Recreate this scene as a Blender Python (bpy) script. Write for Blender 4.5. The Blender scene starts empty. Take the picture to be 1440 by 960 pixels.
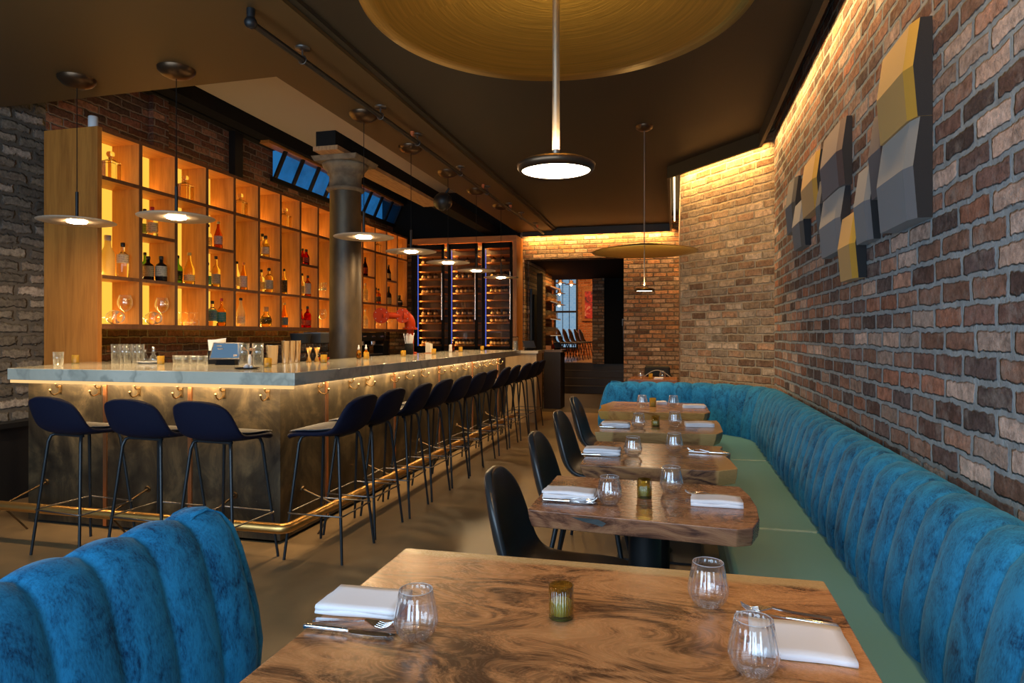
import bpy, math, random
from mathutils import Vector, Matrix
R = random.Random(7)
S = bpy.context.scene
COL = S.collection
PI = math.pi

# ------------------------------------------------------------------ mesh builder
class MB:
    def __init__(s): s.v = []; s.f = []; s.sm = []
    def add(s, verts, faces, smooth=False):
        o = len(s.v); s.v += [tuple(p) for p in verts]
        for f in faces:
            s.f.append(tuple(i + o for i in f)); s.sm.append(smooth)
        return s
    def box(s, x0, x1, y0, y1, z0, z1):
        x0, x1 = min(x0, x1), max(x0, x1); y0, y1 = min(y0, y1), max(y0, y1); z0, z1 = min(z0, z1), max(z0, z1)
        return s.add([(x0,y0,z0),(x1,y0,z0),(x1,y1,z0),(x0,y1,z0),(x0,y0,z1),(x1,y0,z1),(x1,y1,z1),(x0,y1,z1)],
                     [(0,3,2,1),(4,5,6,7),(0,1,5,4),(1,2,6,5),(2,3,7,6),(3,0,4,7)])
    def prism(s, poly, z0, z1, bot=None):
        n = len(poly); bot = bot or poly
        a = sum(poly[i][0]*poly[(i+1)%n][1]-poly[(i+1)%n][0]*poly[i][1] for i in range(n))
        if a < 0: poly = poly[::-1]; bot = bot[::-1]
        vs = [(x,y,z0) for x,y in bot] + [(x,y,z1) for x,y in poly]
        fs = [tuple(range(n-1,-1,-1)), tuple(range(n,2*n))] + [(i,(i+1)%n,n+(i+1)%n,n+i) for i in range(n)]
        return s.add(vs, fs)
    def tube(s, pts, r, n=10, caps=True, closed=False):
        pts = [Vector(p) for p in pts]; N = len(pts)
        rs = r if isinstance(r, (list, tuple)) else [r]*N
        up = None; vs = []
        for i, p in enumerate(pts):
            if closed: t = pts[(i+1) % N] - pts[i-1]
            else: t = pts[min(i+1, N-1)] - pts[max(i-1, 0)]
            t.normalize()
            if up is None:
                up = Vector((0,0,1)) if abs(t.z) < .9 else Vector((1,0,0))
            u = (up - t*up.dot(t)); u.normalize(); w = t.cross(u); up = u
            for k in range(n):
                a = 2*PI*k/n; vs.append(p + (u*math.cos(a) + w*math.sin(a))*rs[i])
        fs = []
        M = N if closed else N-1
        for i in range(M):
            j = (i+1) % N
            for k in range(n):
                fs.append((i*n+k, i*n+(k+1)%n, j*n+(k+1)%n, j*n+k))
        s.add(vs, fs, True)
        if caps and not closed:
            s.add(vs[:n], [tuple(range(n-1,-1,-1))]); s.add(vs[-n:], [tuple(range(n))])
        return s
    def lathe(s, prof, n=24, c=(0,0,0), sq=0, smooth=True):
        vs = []
        for r, z in prof:
            for k in range(n):
                a = 2*PI*k/n + (PI/n if sq else 0)
                vs.append((c[0]+r*math.cos(a), c[1]+r*math.sin(a), c[2]+z))
        fs = []
        for i in range(len(prof)-1):
            for k in range(n):
                fs.append((i*n+k, i*n+(k+1)%n, (i+1)*n+(k+1)%n, (i+1)*n+k))
        if prof[0][0] > 1e-6: fs.append(tuple(range(n-1,-1,-1))) if False else None
        fs = [f for f in fs if f]
        return s.add(vs, fs, smooth)
    def solid(s, prof, n=24, c=(0,0,0), smooth=True):
        """lathe closed with axis points at both ends"""
        p = list(prof)
        if p[0][0] > 1e-6: p = [(0.0004, p[0][1])] + p
        if p[-1][0] > 1e-6: p = p + [(0.0004, p[-1][1])]
        return s.lathe(p, n, c, smooth=smooth)
    def grid(s, rows, smooth=True, closed=False):
        n = len(rows[0]); vs = [p for r in rows for p in r]; fs = []
        for i in range(len(rows)-1):
            for k in range(n if closed else n-1):
                j = (k+1) % n
                fs.append((i*n+k, i*n+j, (i+1)*n+j, (i+1)*n+k))
        return s.add(vs, fs, smooth)
    def ball(s, c, r, n=16, m=10, sz=1.0):
        return s.solid([(r*math.sin(PI*i/m)+1e-4, -r*sz*math.cos(PI*i/m)) for i in range(m+1)], n, c)
    def tf(s, M, start=0):
        s.v = s.v[:start] + [tuple(M @ Vector(p)) for p in s.v[start:]]; return s
    def build(s, name, m, parent=None, absolute=False, bevel=0, seg=2, smooth_all=False, edge=None):
        me = bpy.data.meshes.new(name)
        vs = s.v
        if absolute and parent is not None:
            l = parent.location.copy(); q = parent.parent
            while q is not None: l += q.location; q = q.parent
            vs = [(x-l.x, y-l.y, z-l.z) for x,y,z in vs]
        me.from_pydata(vs, [], s.f)
        me.polygons.foreach_set('use_smooth', [bool(a or smooth_all) for a in s.sm])
        me.update()
        if m is not None: me.materials.append(m)
        o = bpy.data.objects.new(name, me); COL.objects.link(o)
        if parent is not None: o.parent = parent
        if bevel:
            b = o.modifiers.new('Bevel', 'BEVEL'); b.width = bevel; b.segments = seg; b.limit_method = 'ANGLE'; b.angle_limit = .6
            for p in me.polygons: p.use_smooth = True
            b.harden_normals = True
        return o

LABELS = {}
def tag(o, label, cat, group=None, kind=None):
    o['label'] = label; o['category'] = cat
    LABELS.setdefault(label, []).append(o.name)
    if group: o['group'] = group
    if kind: o['kind'] = kind
    return o
def thing(name, label, cat, loc=(0,0,0), rz=0, group=None, kind=None):
    o = bpy.data.objects.new(name, None); COL.objects.link(o)
    o.empty_display_size = .05
    o.location = loc; o.rotation_euler = (0,0,rz)
    return tag(o, label, cat, group, kind)
def struct(o):
    o['kind'] = 'structure'; return o
def dup(root, loc, rz, label, group=None):
    r = root.copy(); COL.objects.link(r); r.location = loc; r.rotation_euler = (0,0,rz)
    tag(r, label, root['category'], group or root.get('group'))
    for ch in list(root.children):
        c = ch.copy(); COL.objects.link(c); c.parent = r
        for g in list(ch.children):
            d = g.copy(); COL.objects.link(d); d.parent = c
    return r
ORD = ['first','second','third','fourth','fifth','sixth','seventh','eighth','ninth','tenth','eleventh','twelfth','thirteenth','fourteenth','fifteenth']

# ------------------------------------------------------------------ materials
def newmat(name):
    m = bpy.data.materials.new(name); m.use_nodes = True; nt = m.node_tree; nt.nodes.clear()
    return m, nt, nt.nodes.new('ShaderNodeOutputMaterial')
def nd(nt, t, props=None, **ins):
    n = nt.nodes.new(t)
    for k, v in (props or {}).items(): setattr(n, k, v)
    for k, v in ins.items():
        key = int(k[1:]) if k[0] == '_' and k[1:].isdigit() else k.replace('_', ' ')
        s = n.inputs[key]
        if isinstance(v, bpy.types.NodeSocket): nt.links.new(v, s)
        else: s.default_value = v
    return n
def mth(nt, op, a, b=0.0, c=0.0):
    return nd(nt, 'ShaderNodeMath', {'operation': op}, _0=a, _1=b, _2=c).outputs[0]
def vm(nt, op, a, b=(0,0,0)):
    return nd(nt, 'ShaderNodeVectorMath', {'operation': op}, _0=a, _1=b)
def ramp(nt, fac, stops, interp='LINEAR'):
    n = nd(nt, 'ShaderNodeValToRGB', None, Fac=fac); cr = n.color_ramp; cr.interpolation = interp
    while len(cr.elements) < len(stops): cr.elements.new(.5)
    for e, (p, c) in zip(cr.elements, stops):
        e.position = p; e.color = (*c, 1) if len(c) == 3 else c
    return n.outputs[0]
def mixc(nt, fac, a, b, mode='MIX'):
    n = nd(nt, 'ShaderNodeMix', {'data_type': 'RGBA', 'blend_type': mode}, _0=fac)
    for i, v in ((6, a), (7, b)):
        if isinstance(v, bpy.types.NodeSocket): nt.links.new(v, n.inputs[i])
        else: n.inputs[i].default_value = (*v, 1) if len(v) == 3 else v
    return n.outputs[2]
def objco(nt): return nd(nt, 'ShaderNodeTexCoord').outputs['Object']
def noise(nt, vec, scale, detail=3, rough=.55, out=0, dist=0):
    return nd(nt, 'ShaderNodeTexNoise', None, Vector=vec, Scale=scale, Detail=detail, Roughness=rough, Distortion=dist).outputs[out]
def scl(nt, vec, s): return nd(nt, 'ShaderNodeMapping', None, Vector=vec, Scale=s).outputs[0]
def bump(nt, h, strength=.3, dist=.01):
    return nd(nt, 'ShaderNodeBump', None, Height=h, Strength=strength, Distance=dist).outputs[0]
def bsdf(nt, out, **ins):
    b = nd(nt, 'ShaderNodeBsdfPrincipled', None, **ins); nt.links.new(b.outputs[0], out.inputs[0]); return b
def c4(c): return (*c, 1)
_cache = {}
def pbr(name, col, rough=.5, metal=0, var=None, vscale=8, bmp=0, bscale=60, coat=0, sheen=0, spec=.5, stretch=(1,1,1)):
    if name in _cache: return _cache[name]
    m, nt, out = newmat(name)
    b = bsdf(nt, out, Base_Color=c4(col), Roughness=rough, Metallic=metal)
    b.inputs['Coat Weight'].default_value = coat
    b.inputs['Sheen Weight'].default_value = sheen
    b.inputs['Specular IOR Level'].default_value = spec
    if var or bmp:
        co = scl(nt, objco(nt), stretch)
        if var:
            nt.links.new(mixc(nt, ramp(nt, noise(nt, co, vscale, 4), [(.35,(0,0,0)),(.65,(1,1,1))]), col, var), b.inputs['Base Color'])
        if bmp: nt.links.new(bump(nt, noise(nt, co, bscale, 3), bmp, .004), b.inputs['Normal'])
    _cache[name] = m
    return m
def emit(name, col, strength):
    if name in _cache: return _cache[name]
    m, nt, out = newmat(name)
    e = nd(nt, 'ShaderNodeEmission', None, Color=c4(col), Strength=strength); nt.links.new(e.outputs[0], out.inputs[0])
    _cache[name] = m; return m
def glassy(name, tint=(1,1,1), refl=1.0, rough=0.0, rib=0, body=0.0, bodycol=(1,1,1), rimw=0.0):
    """thin clear or tinted glass wall: tinted see-through plus Fresnel reflection"""
    if name in _cache: return _cache[name]
    m, nt, out = newmat(name)
    nrm = None
    if rib:
        co = objco(nt); sp = nd(nt, 'ShaderNodeSeparateXYZ', None, Vector=co)
        a = mth(nt, 'ARCTAN2', sp.outputs[1], sp.outputs[0])
        nrm = bump(nt, mth(nt, 'SINE', mth(nt, 'MULTIPLY', a, float(rib))), .30, .002)
    t = nd(nt, 'ShaderNodeBsdfTransparent', None, Color=c4(tint))
    g = nd(nt, 'ShaderNodeBsdfGlossy', None, Color=(1,1,1,1), Roughness=rough)
    fr = nd(nt, 'ShaderNodeLayerWeight', None, Blend=.5)
    if nrm is not None: nt.links.new(nrm, g.inputs['Normal']); nt.links.new(nrm, fr.inputs['Normal'])
    f = mth(nt, 'MINIMUM', mth(nt, 'MULTIPLY', mth(nt, 'ADD', mth(nt, 'MULTIPLY', mth(nt, 'POWER', fr.outputs['Facing'], 3.5), .75), .045), refl), 1.0)
    x = nd(nt, 'ShaderNodeMixShader', None, _0=f, _1=t.outputs[0], _2=g.outputs[0])
    if rimw:
        d = nd(nt, 'ShaderNodeBsdfDiffuse', None, Color=(.95,.96,1,1)); tr = nd(nt, 'ShaderNodeBsdfTranslucent', None, Color=(.95,.96,1,1))
        dd = nd(nt, 'ShaderNodeMixShader', None, _0=.5, _1=d.outputs[0], _2=tr.outputs[0])
        x = nd(nt, 'ShaderNodeMixShader', None, _0=mth(nt, 'MULTIPLY', mth(nt, 'POWER', fr.outputs['Facing'], 4.0), rimw), _1=x.outputs[0], _2=dd.outputs[0])
    if body:
        d = nd(nt, 'ShaderNodeBsdfDiffuse', None, Color=c4(bodycol)); tr = nd(nt, 'ShaderNodeBsdfTranslucent', None, Color=c4(bodycol))
        dd = nd(nt, 'ShaderNodeMixShader', None, _0=.5, _1=d.outputs[0], _2=tr.outputs[0])
        x = nd(nt, 'ShaderNodeMixShader', None, _0=body, _1=x.outputs[0], _2=dd.outputs[0])
    nt.links.new(x.outputs[0], out.inputs[0])
    _cache[name] = m; return m

def brick(name, d, w, h, mortar_w, palette, mortar, warp=.012, edge=.006, bstr=.8, rough=.85, wash=None, washamt=0, hvar=.35, soft=.012):
    m, nt, out = newmat(name)
    co = objco(nt)
    n1 = vm(nt, 'SUBTRACT', noise(nt, co, 9, 3, out=1), (.5,.5,.5)).outputs[0]
    n2 = vm(nt, 'SUBTRACT', noise(nt, co, 38, 2, out=1), (.5,.5,.5)).outputs[0]
    off = vm(nt, 'ADD', vm(nt, 'MULTIPLY', n1, (warp*1.6,)*3).outputs[0], vm(nt, 'MULTIPLY', n2, (edge*2,)*3).outputs[0]).outputs[0]
    p = vm(nt, 'ADD', co, off).outputs[0]
    s = vm(nt, 'DOT_PRODUCT', p, (*d, 0)).outputs['Value']
    t = nd(nt, 'ShaderNodeSeparateXYZ', None, Vector=p).outputs[2]
    v = mth(nt, 'DIVIDE', t, h); row = mth(nt, 'FLOOR', v); fv = mth(nt, 'FRACT', v)
    rj = nd(nt, 'ShaderNodeTexWhiteNoise', {'noise_dimensions': '1D'}, W=row).outputs[0]
    sh = mth(nt, 'ADD', mth(nt, 'MULTIPLY', mth(nt, 'FLOORED_MODULO', row, 2.0), .5), mth(nt, 'MULTIPLY', rj, .28))
    u = mth(nt, 'ADD', mth(nt, 'DIVIDE', s, w), sh); colm = mth(nt, 'FLOOR', u); fu = mth(nt, 'FRACT', u)
    du = mth(nt, 'MULTIPLY', mth(nt, 'MINIMUM', fu, mth(nt, 'SUBTRACT', 1.0, fu)), w)
    dv = mth(nt, 'MULTIPLY', mth(nt, 'MINIMUM', fv, mth(nt, 'SUBTRACT', 1.0, fv)), h)
    e = mth(nt, 'SMOOTH_MIN', du, dv, .012)
    mask = nd(nt, 'ShaderNodeMapRange', {'interpolation_type': 'SMOOTHSTEP'}, Value=e, From_Min=mortar_w/2 - .001, From_Max=mortar_w/2 + soft*.5).outputs[0]
    idv = nd(nt, 'ShaderNodeCombineXYZ', None, X=colm, Y=row)
    wn = nd(nt, 'ShaderNodeTexWhiteNoise', {'noise_dimensions': '2D'}, Vector=idv.outputs[0])
    n = len(palette)
    bc = ramp(nt, wn.outputs[0], [((i+.0)/n, c) for i, c in enumerate(palette)], 'CONSTANT')
    spr = nd(nt, 'ShaderNodeSeparateColor', None, Color=wn.outputs[1])
    val = nd(nt, 'ShaderNodeMapRange', None, Value=spr.outputs[1], To_Min=1-hvar, To_Max=1+hvar).outputs[0]
    fine = noise(nt, co, 26, 6, .75)
    tone = mth(nt, 'MULTIPLY', val, nd(nt, 'ShaderNodeMapRange', None, Value=fine, From_Min=.3, From_Max=.7, To_Min=.4, To_Max=1.6).outputs[0])
    bc = mixc(nt, 1.0, bc, nd(nt, 'ShaderNodeCombineColor', None, Red=tone, Green=tone, Blue=tone).outputs[0], 'MULTIPLY')
    if wash:
        wmask = ramp(nt, noise(nt, co, 11, 6, .7), [(.5,(0,0,0)),(.72,(1,1,1))])
        bc = mixc(nt, mth(nt, 'MULTIPLY', wmask, washamt), bc, wash)
    mc = mixc(nt, ramp(nt, noise(nt, co, 14, 4), [(.3,(0,0,0)),(.7,(1,1,1))]), mortar, tuple(x*.62 for x in mortar))
    col = mixc(nt, mask, mc, bc)
    b = bsdf(nt, out, Base_Color=col, Roughness=rough)
    b.inputs['Specular IOR Level'].default_value = .25
    hgt = mth(nt, 'ADD', mask, mth(nt, 'ADD', mth(nt, 'MULTIPLY', noise(nt, co, 55, 5, .7), .5), mth(nt, 'MULTIPLY', spr.outputs[2], mth(nt, 'MULTIPLY', mask, .35))))
    nt.links.new(bump(nt, hgt, bstr, .022), b.inputs['Normal'])
    return m

def oak(name, axis, c1=(.50,.195,.034), c2=(.29,.095,.014), rough=.5):
    m, nt, out = newmat(name)
    st = [14,14,14]; st[axis] = 1.2
    co = objco(nt)
    a = noise(nt, scl(nt, co, st), 1.6, 5, .6, dist=.6)
    st2 = [90,90,90]; st2[axis] = 3
    b2 = noise(nt, scl(nt, co, st2), 1.5, 3)
    knot = noise(nt, scl(nt, co, [2.2 if i != axis else 1.0 for i in range(3)]), 2.0, 2)
    f = mth(nt, 'ADD', mth(nt, 'MULTIPLY', a, .6), mth(nt, 'ADD', mth(nt, 'MULTIPLY', b2, .25), mth(nt, 'MULTIPLY', knot, .25)))
    col = ramp(nt, f, [(.36, c2), (.5, tuple((x+y)/2 for x,y in zip(c1,c2))), (.64, c1)])
    b = bsdf(nt, out, Base_Color=col, Roughness=rough)
    nt.links.new(bump(nt, b2, .12, .003), b.inputs['Normal'])
    return m

def suar(name, seed, light=(.50,.24,.095), mid=(.30,.125,.048), dark=(.060,.026,.014), sap=None, sapcol=(.62,.40,.17), rough=.27, swirl=.30, band=2.6, la=.03, lf=62.0):
    """walnut-like slab: swirling figure running along X, pale sapwood beyond the given planes"""
    m, nt, out = newmat(name)
    co = vm(nt, 'ADD', objco(nt), (seed*3.1, seed*1.7, seed*.9)).outputs[0]
    wv = vm(nt, 'SUBTRACT', noise(nt, scl(nt, co, (1.5, 3.0, 3.0)), 1.3, 2, .45, out=1), (.5,.5,.5)).outputs[0]
    p = vm(nt, 'ADD', co, vm(nt, 'MULTIPLY', wv, (swirl, swirl, swirl)).outputs[0]).outputs[0]
    big = noise(nt, scl(nt, p, (.9, band, band)), 2.2, 4, .55, dist=.7)
    mid_n = noise(nt, scl(nt, p, (2.2, 16, 16)), 2.0, 4, .6, dist=.5)
    fib = noise(nt, scl(nt, p, (6, 110, 110)), 1.6, 3, .6)
    soft_big = noise(nt, scl(nt, p, (.9, band, band)), 1.5, 2, .4, dist=.9)
    lines = mth(nt, 'SINE', mth(nt, 'MULTIPLY', soft_big, lf))
    f = mth(nt, 'ADD', mth(nt, 'ADD', mth(nt, 'MULTIPLY', big, .34), mth(nt, 'MULTIPLY', soft_big, .28)), mth(nt, 'ADD', mth(nt, 'MULTIPLY', mid_n, .22), mth(nt, 'ADD', mth(nt, 'MULTIPLY', fib, .16), mth(nt, 'MULTIPLY', lines, la))))
    col = ramp(nt, f, [(.395, dark), (.44, tuple((x+y)/2 for x,y in zip(dark,mid))), (.475, mid), (.52, tuple((x+y)/2 for x,y in zip(light,mid))), (.575, light)])
    if sap:
        sp = nd(nt, 'ShaderNodeSeparateXYZ', None, Vector=objco(nt))
        msum = None
        wob = mth(nt, 'MULTIPLY', mth(nt, 'SUBTRACT', noise(nt, scl(nt, co, (3,3,3)), 2.0, 3), .5), .05)
        for ax, lim, sgn in sap:
            d = mth(nt, 'MULTIPLY', mth(nt, 'SUBTRACT', mth(nt, 'ADD', sp.outputs[ax], wob), lim), sgn)
            k = nd(nt, 'ShaderNodeMapRange', None, Value=d, From_Min=-.006, From_Max=.012).outputs[0]
            msum = k if msum is None else mth(nt, 'MAXIMUM', msum, k)
        sc = mixc(nt, fib, sapcol, tuple(x*.6 for x in sapcol))
        col = mixc(nt, msum, col, sc)
    b = bsdf(nt, out, Base_Color=col, Roughness=rough)
    b.inputs['Specular IOR Level'].default_value = .5
    nt.links.new(mth(nt, 'ADD', mth(nt, 'MULTIPLY', fib, .12), rough-.06), b.inputs['Roughness'])
    nt.links.new(bump(nt, fib, .05, .002), b.inputs['Normal'])
    return m

def velvet(name, col, dark):
    m, nt, out = newmat(name)
    co = objco(nt)
    a = noise(nt, scl(nt, co, (13,13,7)), 1.5, 6, .74, dist=.8)
    b2 = noise(nt, scl(nt, co, (260,260,70)), 1.0, 2, .6)
    c3 = noise(nt, co, 3.2, 2)
    f = mth(nt, 'ADD', mth(nt, 'MULTIPLY', a, .62), mth(nt, 'ADD', mth(nt, 'MULTIPLY', b2, .26), mth(nt, 'MULTIPLY', c3, .18)))
    cc = ramp(nt, f, [(.40, dark), (.50, tuple(.55*x+.45*y for x,y in zip(col,dark))), (.60, col)])
    b = bsdf(nt, out, Base_Color=cc, Roughness=.75)
    b.inputs['Sheen Weight'].default_value = .28; b.inputs['Sheen Roughness'].default_value = .35
    nt.links.new(mixc(nt, .6, cc, (.5,.7,.8)), b.inputs['Sheen Tint'])
    b.inputs['Specular IOR Level'].default_value = .15
    nt.links.new(bump(nt, mth(nt, 'ADD', b2, a), .18, .004), b.inputs['Normal'])
    return m

def agedmetal(name):
    m, nt, out = newmat(name)
    co = objco(nt)
    a = noise(nt, scl(nt, co, (3,3,2.2)), 1.2, 6, .68, dist=.8)
    st = noise(nt, scl(nt, co, (12,12,1.6)), 1.0, 4, .6)
    sp = noise(nt, co, 60, 3, .6)
    f = mth(nt, 'ADD', mth(nt, 'MULTIPLY', a, .8), mth(nt, 'MULTIPLY', st, .2))
    col = ramp(nt, f, [(.36,(.022,.018,.014)),(.50,(.055,.044,.028)),(.62,(.13,.098,.052)),(.74,(.21,.16,.085))])
    fl = ramp(nt, sp, [(.70,(0,0,0)),(.78,(1,1,1))])
    col = mixc(nt, mth(nt, 'MULTIPLY', fl, .35), col, (.45,.33,.2))
    b = bsdf(nt, out, Base_Color=col, Metallic=.55)
    nt.links.new(mth(nt, 'ADD', mth(nt, 'MULTIPLY', a, .35), .22), b.inputs['Roughness'])
    nt.links.new(bump(nt, f, .12, .004), b.inputs['Normal'])
    return m

def marble(name):
    m, nt, out = newmat(name)
    co = objco(nt)
    wv = vm(nt, 'SUBTRACT', noise(nt, co, 2.2, 4, .6, out=1), (.5,.5,.5)).outputs[0]
    p = vm(nt, 'ADD', co, vm(nt, 'MULTIPLY', wv, (.35,.35,.35)).outputs[0]).outputs[0]
    a = noise(nt, p, 2.4, 7, .62, dist=.4)
    vein = nd(nt, 'ShaderNodeMapRange', None, Value=mth(nt, 'ABSOLUTE', mth(nt, 'SUBTRACT', noise(nt, p, 1.9, 4, .5), .5)), From_Min=0, From_Max=.03).outputs[0]
    col = ramp(nt, a, [(.3,(.44,.42,.34)),(.5,(.53,.505,.41)),(.7,(.62,.59,.49))])
    col = mixc(nt, vein, (.36,.35,.29), col)
    b = bsdf(nt, out, Base_Color=col, Roughness=.09)
    return m

def concrete(name, c1, c2, rough):
    m, nt, out = newmat(name)
    co = objco(nt)
    a = noise(nt, co, 1.1, 6, .62, dist=.5); b2 = noise(nt, co, 9, 5, .65)
    f = mth(nt, 'ADD', mth(nt, 'MULTIPLY', a, .6), mth(nt, 'MULTIPLY', b2, .4))
    col = ramp(nt, f, [(.35, c1), (.65, c2)])
    b = bsdf(nt, out, Base_Color=col)
    nt.links.new(mth(nt, 'ADD', mth(nt, 'MULTIPLY', b2, .2), rough-.1), b.inputs['Roughness'])
    return m

def brushed(name, col):
    m, nt, out = newmat(name)
    co = objco(nt); sp = nd(nt, 'ShaderNodeSeparateXYZ', None, Vector=co)
    r = mth(nt, 'SQRT', mth(nt, 'ADD', mth(nt, 'POWER', sp.outputs[0], 2.0), mth(nt, 'POWER', sp.outputs[1], 2.0)))
    a = nd(nt, 'ShaderNodeMath', {'operation': 'ARCTAN2'}, _0=sp.outputs[1], _1=sp.outputs[0]).outputs[0]
    v = nd(nt, 'ShaderNodeCombineXYZ', None, X=mth(nt, 'MULTIPLY', r, 140.0), Y=mth(nt, 'MULTIPLY', a, 1.2))
    n = noise(nt, v.outputs[0], 1.0, 3, .6)
    c = mixc(nt, n, tuple(x*.42 for x in col), col)
    b = bsdf(nt, out, Base_Color=c, Metallic=1.0, Roughness=.30)
    nt.links.new(bump(nt, n, .5, .003), b.inputs['Normal'])
    return m

M = {}
M['brick_right'] = brick('brick_right', (0,1), .222, .0775, .016,
    [(.235,.125,.092),(.31,.175,.13),(.42,.29,.235),(.17,.095,.08),(.33,.15,.10),(.10,.07,.068),(.47,.35,.30),(.25,.14,.105),(.36,.20,.145),(.135,.085,.078)],
    (.35,.40,.44), warp=.016, edge=.0075, bstr=.9, wash=(.42,.38,.35), washamt=.5, soft=.01)
M['brick_angled'] = brick('brick_angled', (-.629,.777), .222, .0765, .013,
    [(.34,.22,.13),(.38,.26,.17),(.28,.16,.09),(.42,.31,.21),(.20,.11,.065),(.36,.20,.11),(.33,.24,.16),(.40,.28,.17)],
    (.48,.38,.26), warp=.014, edge=.006, bstr=.9, wash=(.50,.42,.32), washamt=.55)
M['brick_back'] = brick('brick_back', (1,0), .215, .0725, .013,
    [(.36,.20,.11),(.42,.26,.16),(.30,.15,.08),(.45,.30,.19),(.22,.12,.07),(.46,.22,.10),(.36,.24,.15),(.42,.20,.09)],
    (.22,.16,.11), warp=.012, edge=.005, bstr=.9)
M['brick_old'] = brick('brick_old', (0,1), .24, .075, .010,
    [(.12,.050,.035),(.16,.07,.05),(.09,.045,.035),(.20,.10,.07),(.07,.04,.035),(.14,.06,.045)],
    (.20,.16,.14), warp=.02, edge=.008, bstr=.8)
M['brick_far'] = brick('brick_far', (1,0), .23, .08, .012,
    [(.46,.17,.06),(.52,.21,.08),(.42,.14,.05),(.50,.24,.10)], (.62,.36,.2), warp=.01, edge=.004, bstr=.5)
M['stone'] = brick('stone_wall', (0,1), .27, .10, .022,
    [(.15,.135,.115),(.20,.18,.15),(.12,.11,.095),(.25,.22,.19),(.17,.15,.125)], (.12,.11,.095), warp=.04, edge=.018, bstr=1.0, hvar=.45, soft=.03)
M['floor'] = concrete('floor_concrete', (.16,.105,.052), (.265,.18,.09), .38)
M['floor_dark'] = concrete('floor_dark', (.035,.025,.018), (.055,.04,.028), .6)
M['ceiling'] = pbr('ceiling_paint', (.021,.014,.006), .6)
M['soffit'] = pbr('soffit_paint', (.085,.048,.015), .5)
M['raised'] = pbr('raised_paint', (.50,.42,.30), .8)
M['black'] = pbr('black_paint', (.006,.006,.006), .8, spec=.2)
M['steel_black'] = pbr('black_steel', (.012,.013,.015), .45, metal=.3)
M['oakv'] = oak('oak_vertical', 2); M['oaky'] = oak('oak_along', 1); M['oakx'] = oak('oak_across', 0)
M['oakedge'] = oak('oak_edge_shade', 2, (.20,.075,.025), (.11,.04,.015))  # oak darkened for the unlit board fronts, shade put into the colour
M['oakedgey_shade'] = oak('oak_edge_shade_along', 1, (.20,.075,.025), (.11,.04,.015))
M['marble'] = marble('marble_top')
M['aged'] = agedmetal('aged_brass_sheet')
M['brass'] = pbr('brass', (.78,.46,.15), .36, metal=1)
M['copper'] = pbr('copper', (.78,.36,.17), .3, metal=1)
M['bronze'] = pbr('dark_bronze', (.085,.050,.028), .34, metal=.85)
M['gold'] = brushed('brushed_gold', (.90,.58,.13)); M['rod'] = pbr('rod_steel', (.22,.18,.14), .4, metal=.9)
M['amberglow'] = glassy('amber_cup_glow', (.92,.74,.25), 1.2, 0.02, rib=30, body=.45, bodycol=(.80,.56,.10))  # lit copy of the amber glass, candle glow put into its colour
M['steel'] = pbr('polished_steel', (.80,.80,.82), .20, metal=1)
M['velvet'] = velvet('teal_velvet', (.018,.215,.45), (.003,.034,.098))
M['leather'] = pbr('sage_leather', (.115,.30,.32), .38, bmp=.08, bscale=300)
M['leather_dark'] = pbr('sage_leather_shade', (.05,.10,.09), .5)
M['navy'] = pbr('navy_fabric', (.003,.005,.020), .75, spec=.2, bmp=.1, bscale=400)
M['seat_lit'] = pbr('seat_top_lit', (.085,.09,.105), .7)  # paler than the navy: light on the seat top put into the colour
M['blackleather'] = pbr('black_leather', (.010,.009,.009), .42)
M['chairedge'] = pbr('black_leather_edge', (.022,.026,.03), .3)
M['leg'] = pbr('powder_coat_leg', (.018,.024,.03), .35, metal=.4)
M['napkin'] = pbr('white_linen', (.82,.80,.84), .85, bmp=.06, bscale=500)
M['glass'] = glassy('clear_glass', (.985,.988,.99), 2.0, 0.0, rib=22, rimw=.14)
M['glassplain'] = glassy('plain_glass', (.97,.98,.97), 2.0)
def realglass(name, tint=(1,1,1), rib=0, rough=0.0, ior=1.47):
    if name in _cache: return _cache[name]
    m, nt, out = newmat(name)
    g = nd(nt, 'ShaderNodeBsdfGlass', None, Color=c4(tint), Roughness=rough, IOR=ior)
    if rib:
        sp = nd(nt, 'ShaderNodeSeparateXYZ', None, Vector=objco(nt))
        a = mth(nt, 'ARCTAN2', sp.outputs[1], sp.outputs[0])
        nt.links.new(bump(nt, mth(nt, 'SINE', mth(nt, 'MULTIPLY', a, float(rib))), .5, .0012), g.inputs['Normal'])
    nt.links.new(g.outputs[0], out.inputs[0]); _cache[name] = m; return m
M['crystal'] = realglass('crystal', (.97,.98,.985), rib=22)
M['crystalplain'] = realglass('crystal_plain', (.97,.98,.97))
M['pane'] = glassy('window_pane', (.95,.96,.97), .8)
M['amber'] = glassy('amber_glass', (.80,.76,.38), 1.3, 0.02, rib=30)
M['wax'] = pbr('candle_wax', (.80,.84,.55), .5)
M['ceramic'] = pbr('white_ceramic', (.72,.68,.62), .3)
M['white'] = pbr('white_plastic', (.70,.70,.70), .5)
M['paper'] = pbr('paper', (.74,.70,.60), .8)
M['lamp'] = emit('lamp_diffuser', (1,.80,.55), 14)
M['lampsmall'] = emit('pendant_diffuser', (1,.70,.38), 150)
M['led'] = emit('led_strip', (1,.66,.28), 9)
M['apronglow'] = emit('apron_glow', (1,.62,.25), 1.05)  # light caught by the counter apron, given as glow
M['backlit'] = emit('backlit_panel', (1,.50,.055), 1.25)
M['ledblue'] = emit('blue_led', (.10,.22,1.0), 1.6)
M['disc'] = pbr('pendant_disc', (.42,.34,.26), .45, metal=.2)
M['red'] = pbr('red_enamel', (.27,.022,.003), .5, spec=.1)
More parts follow.
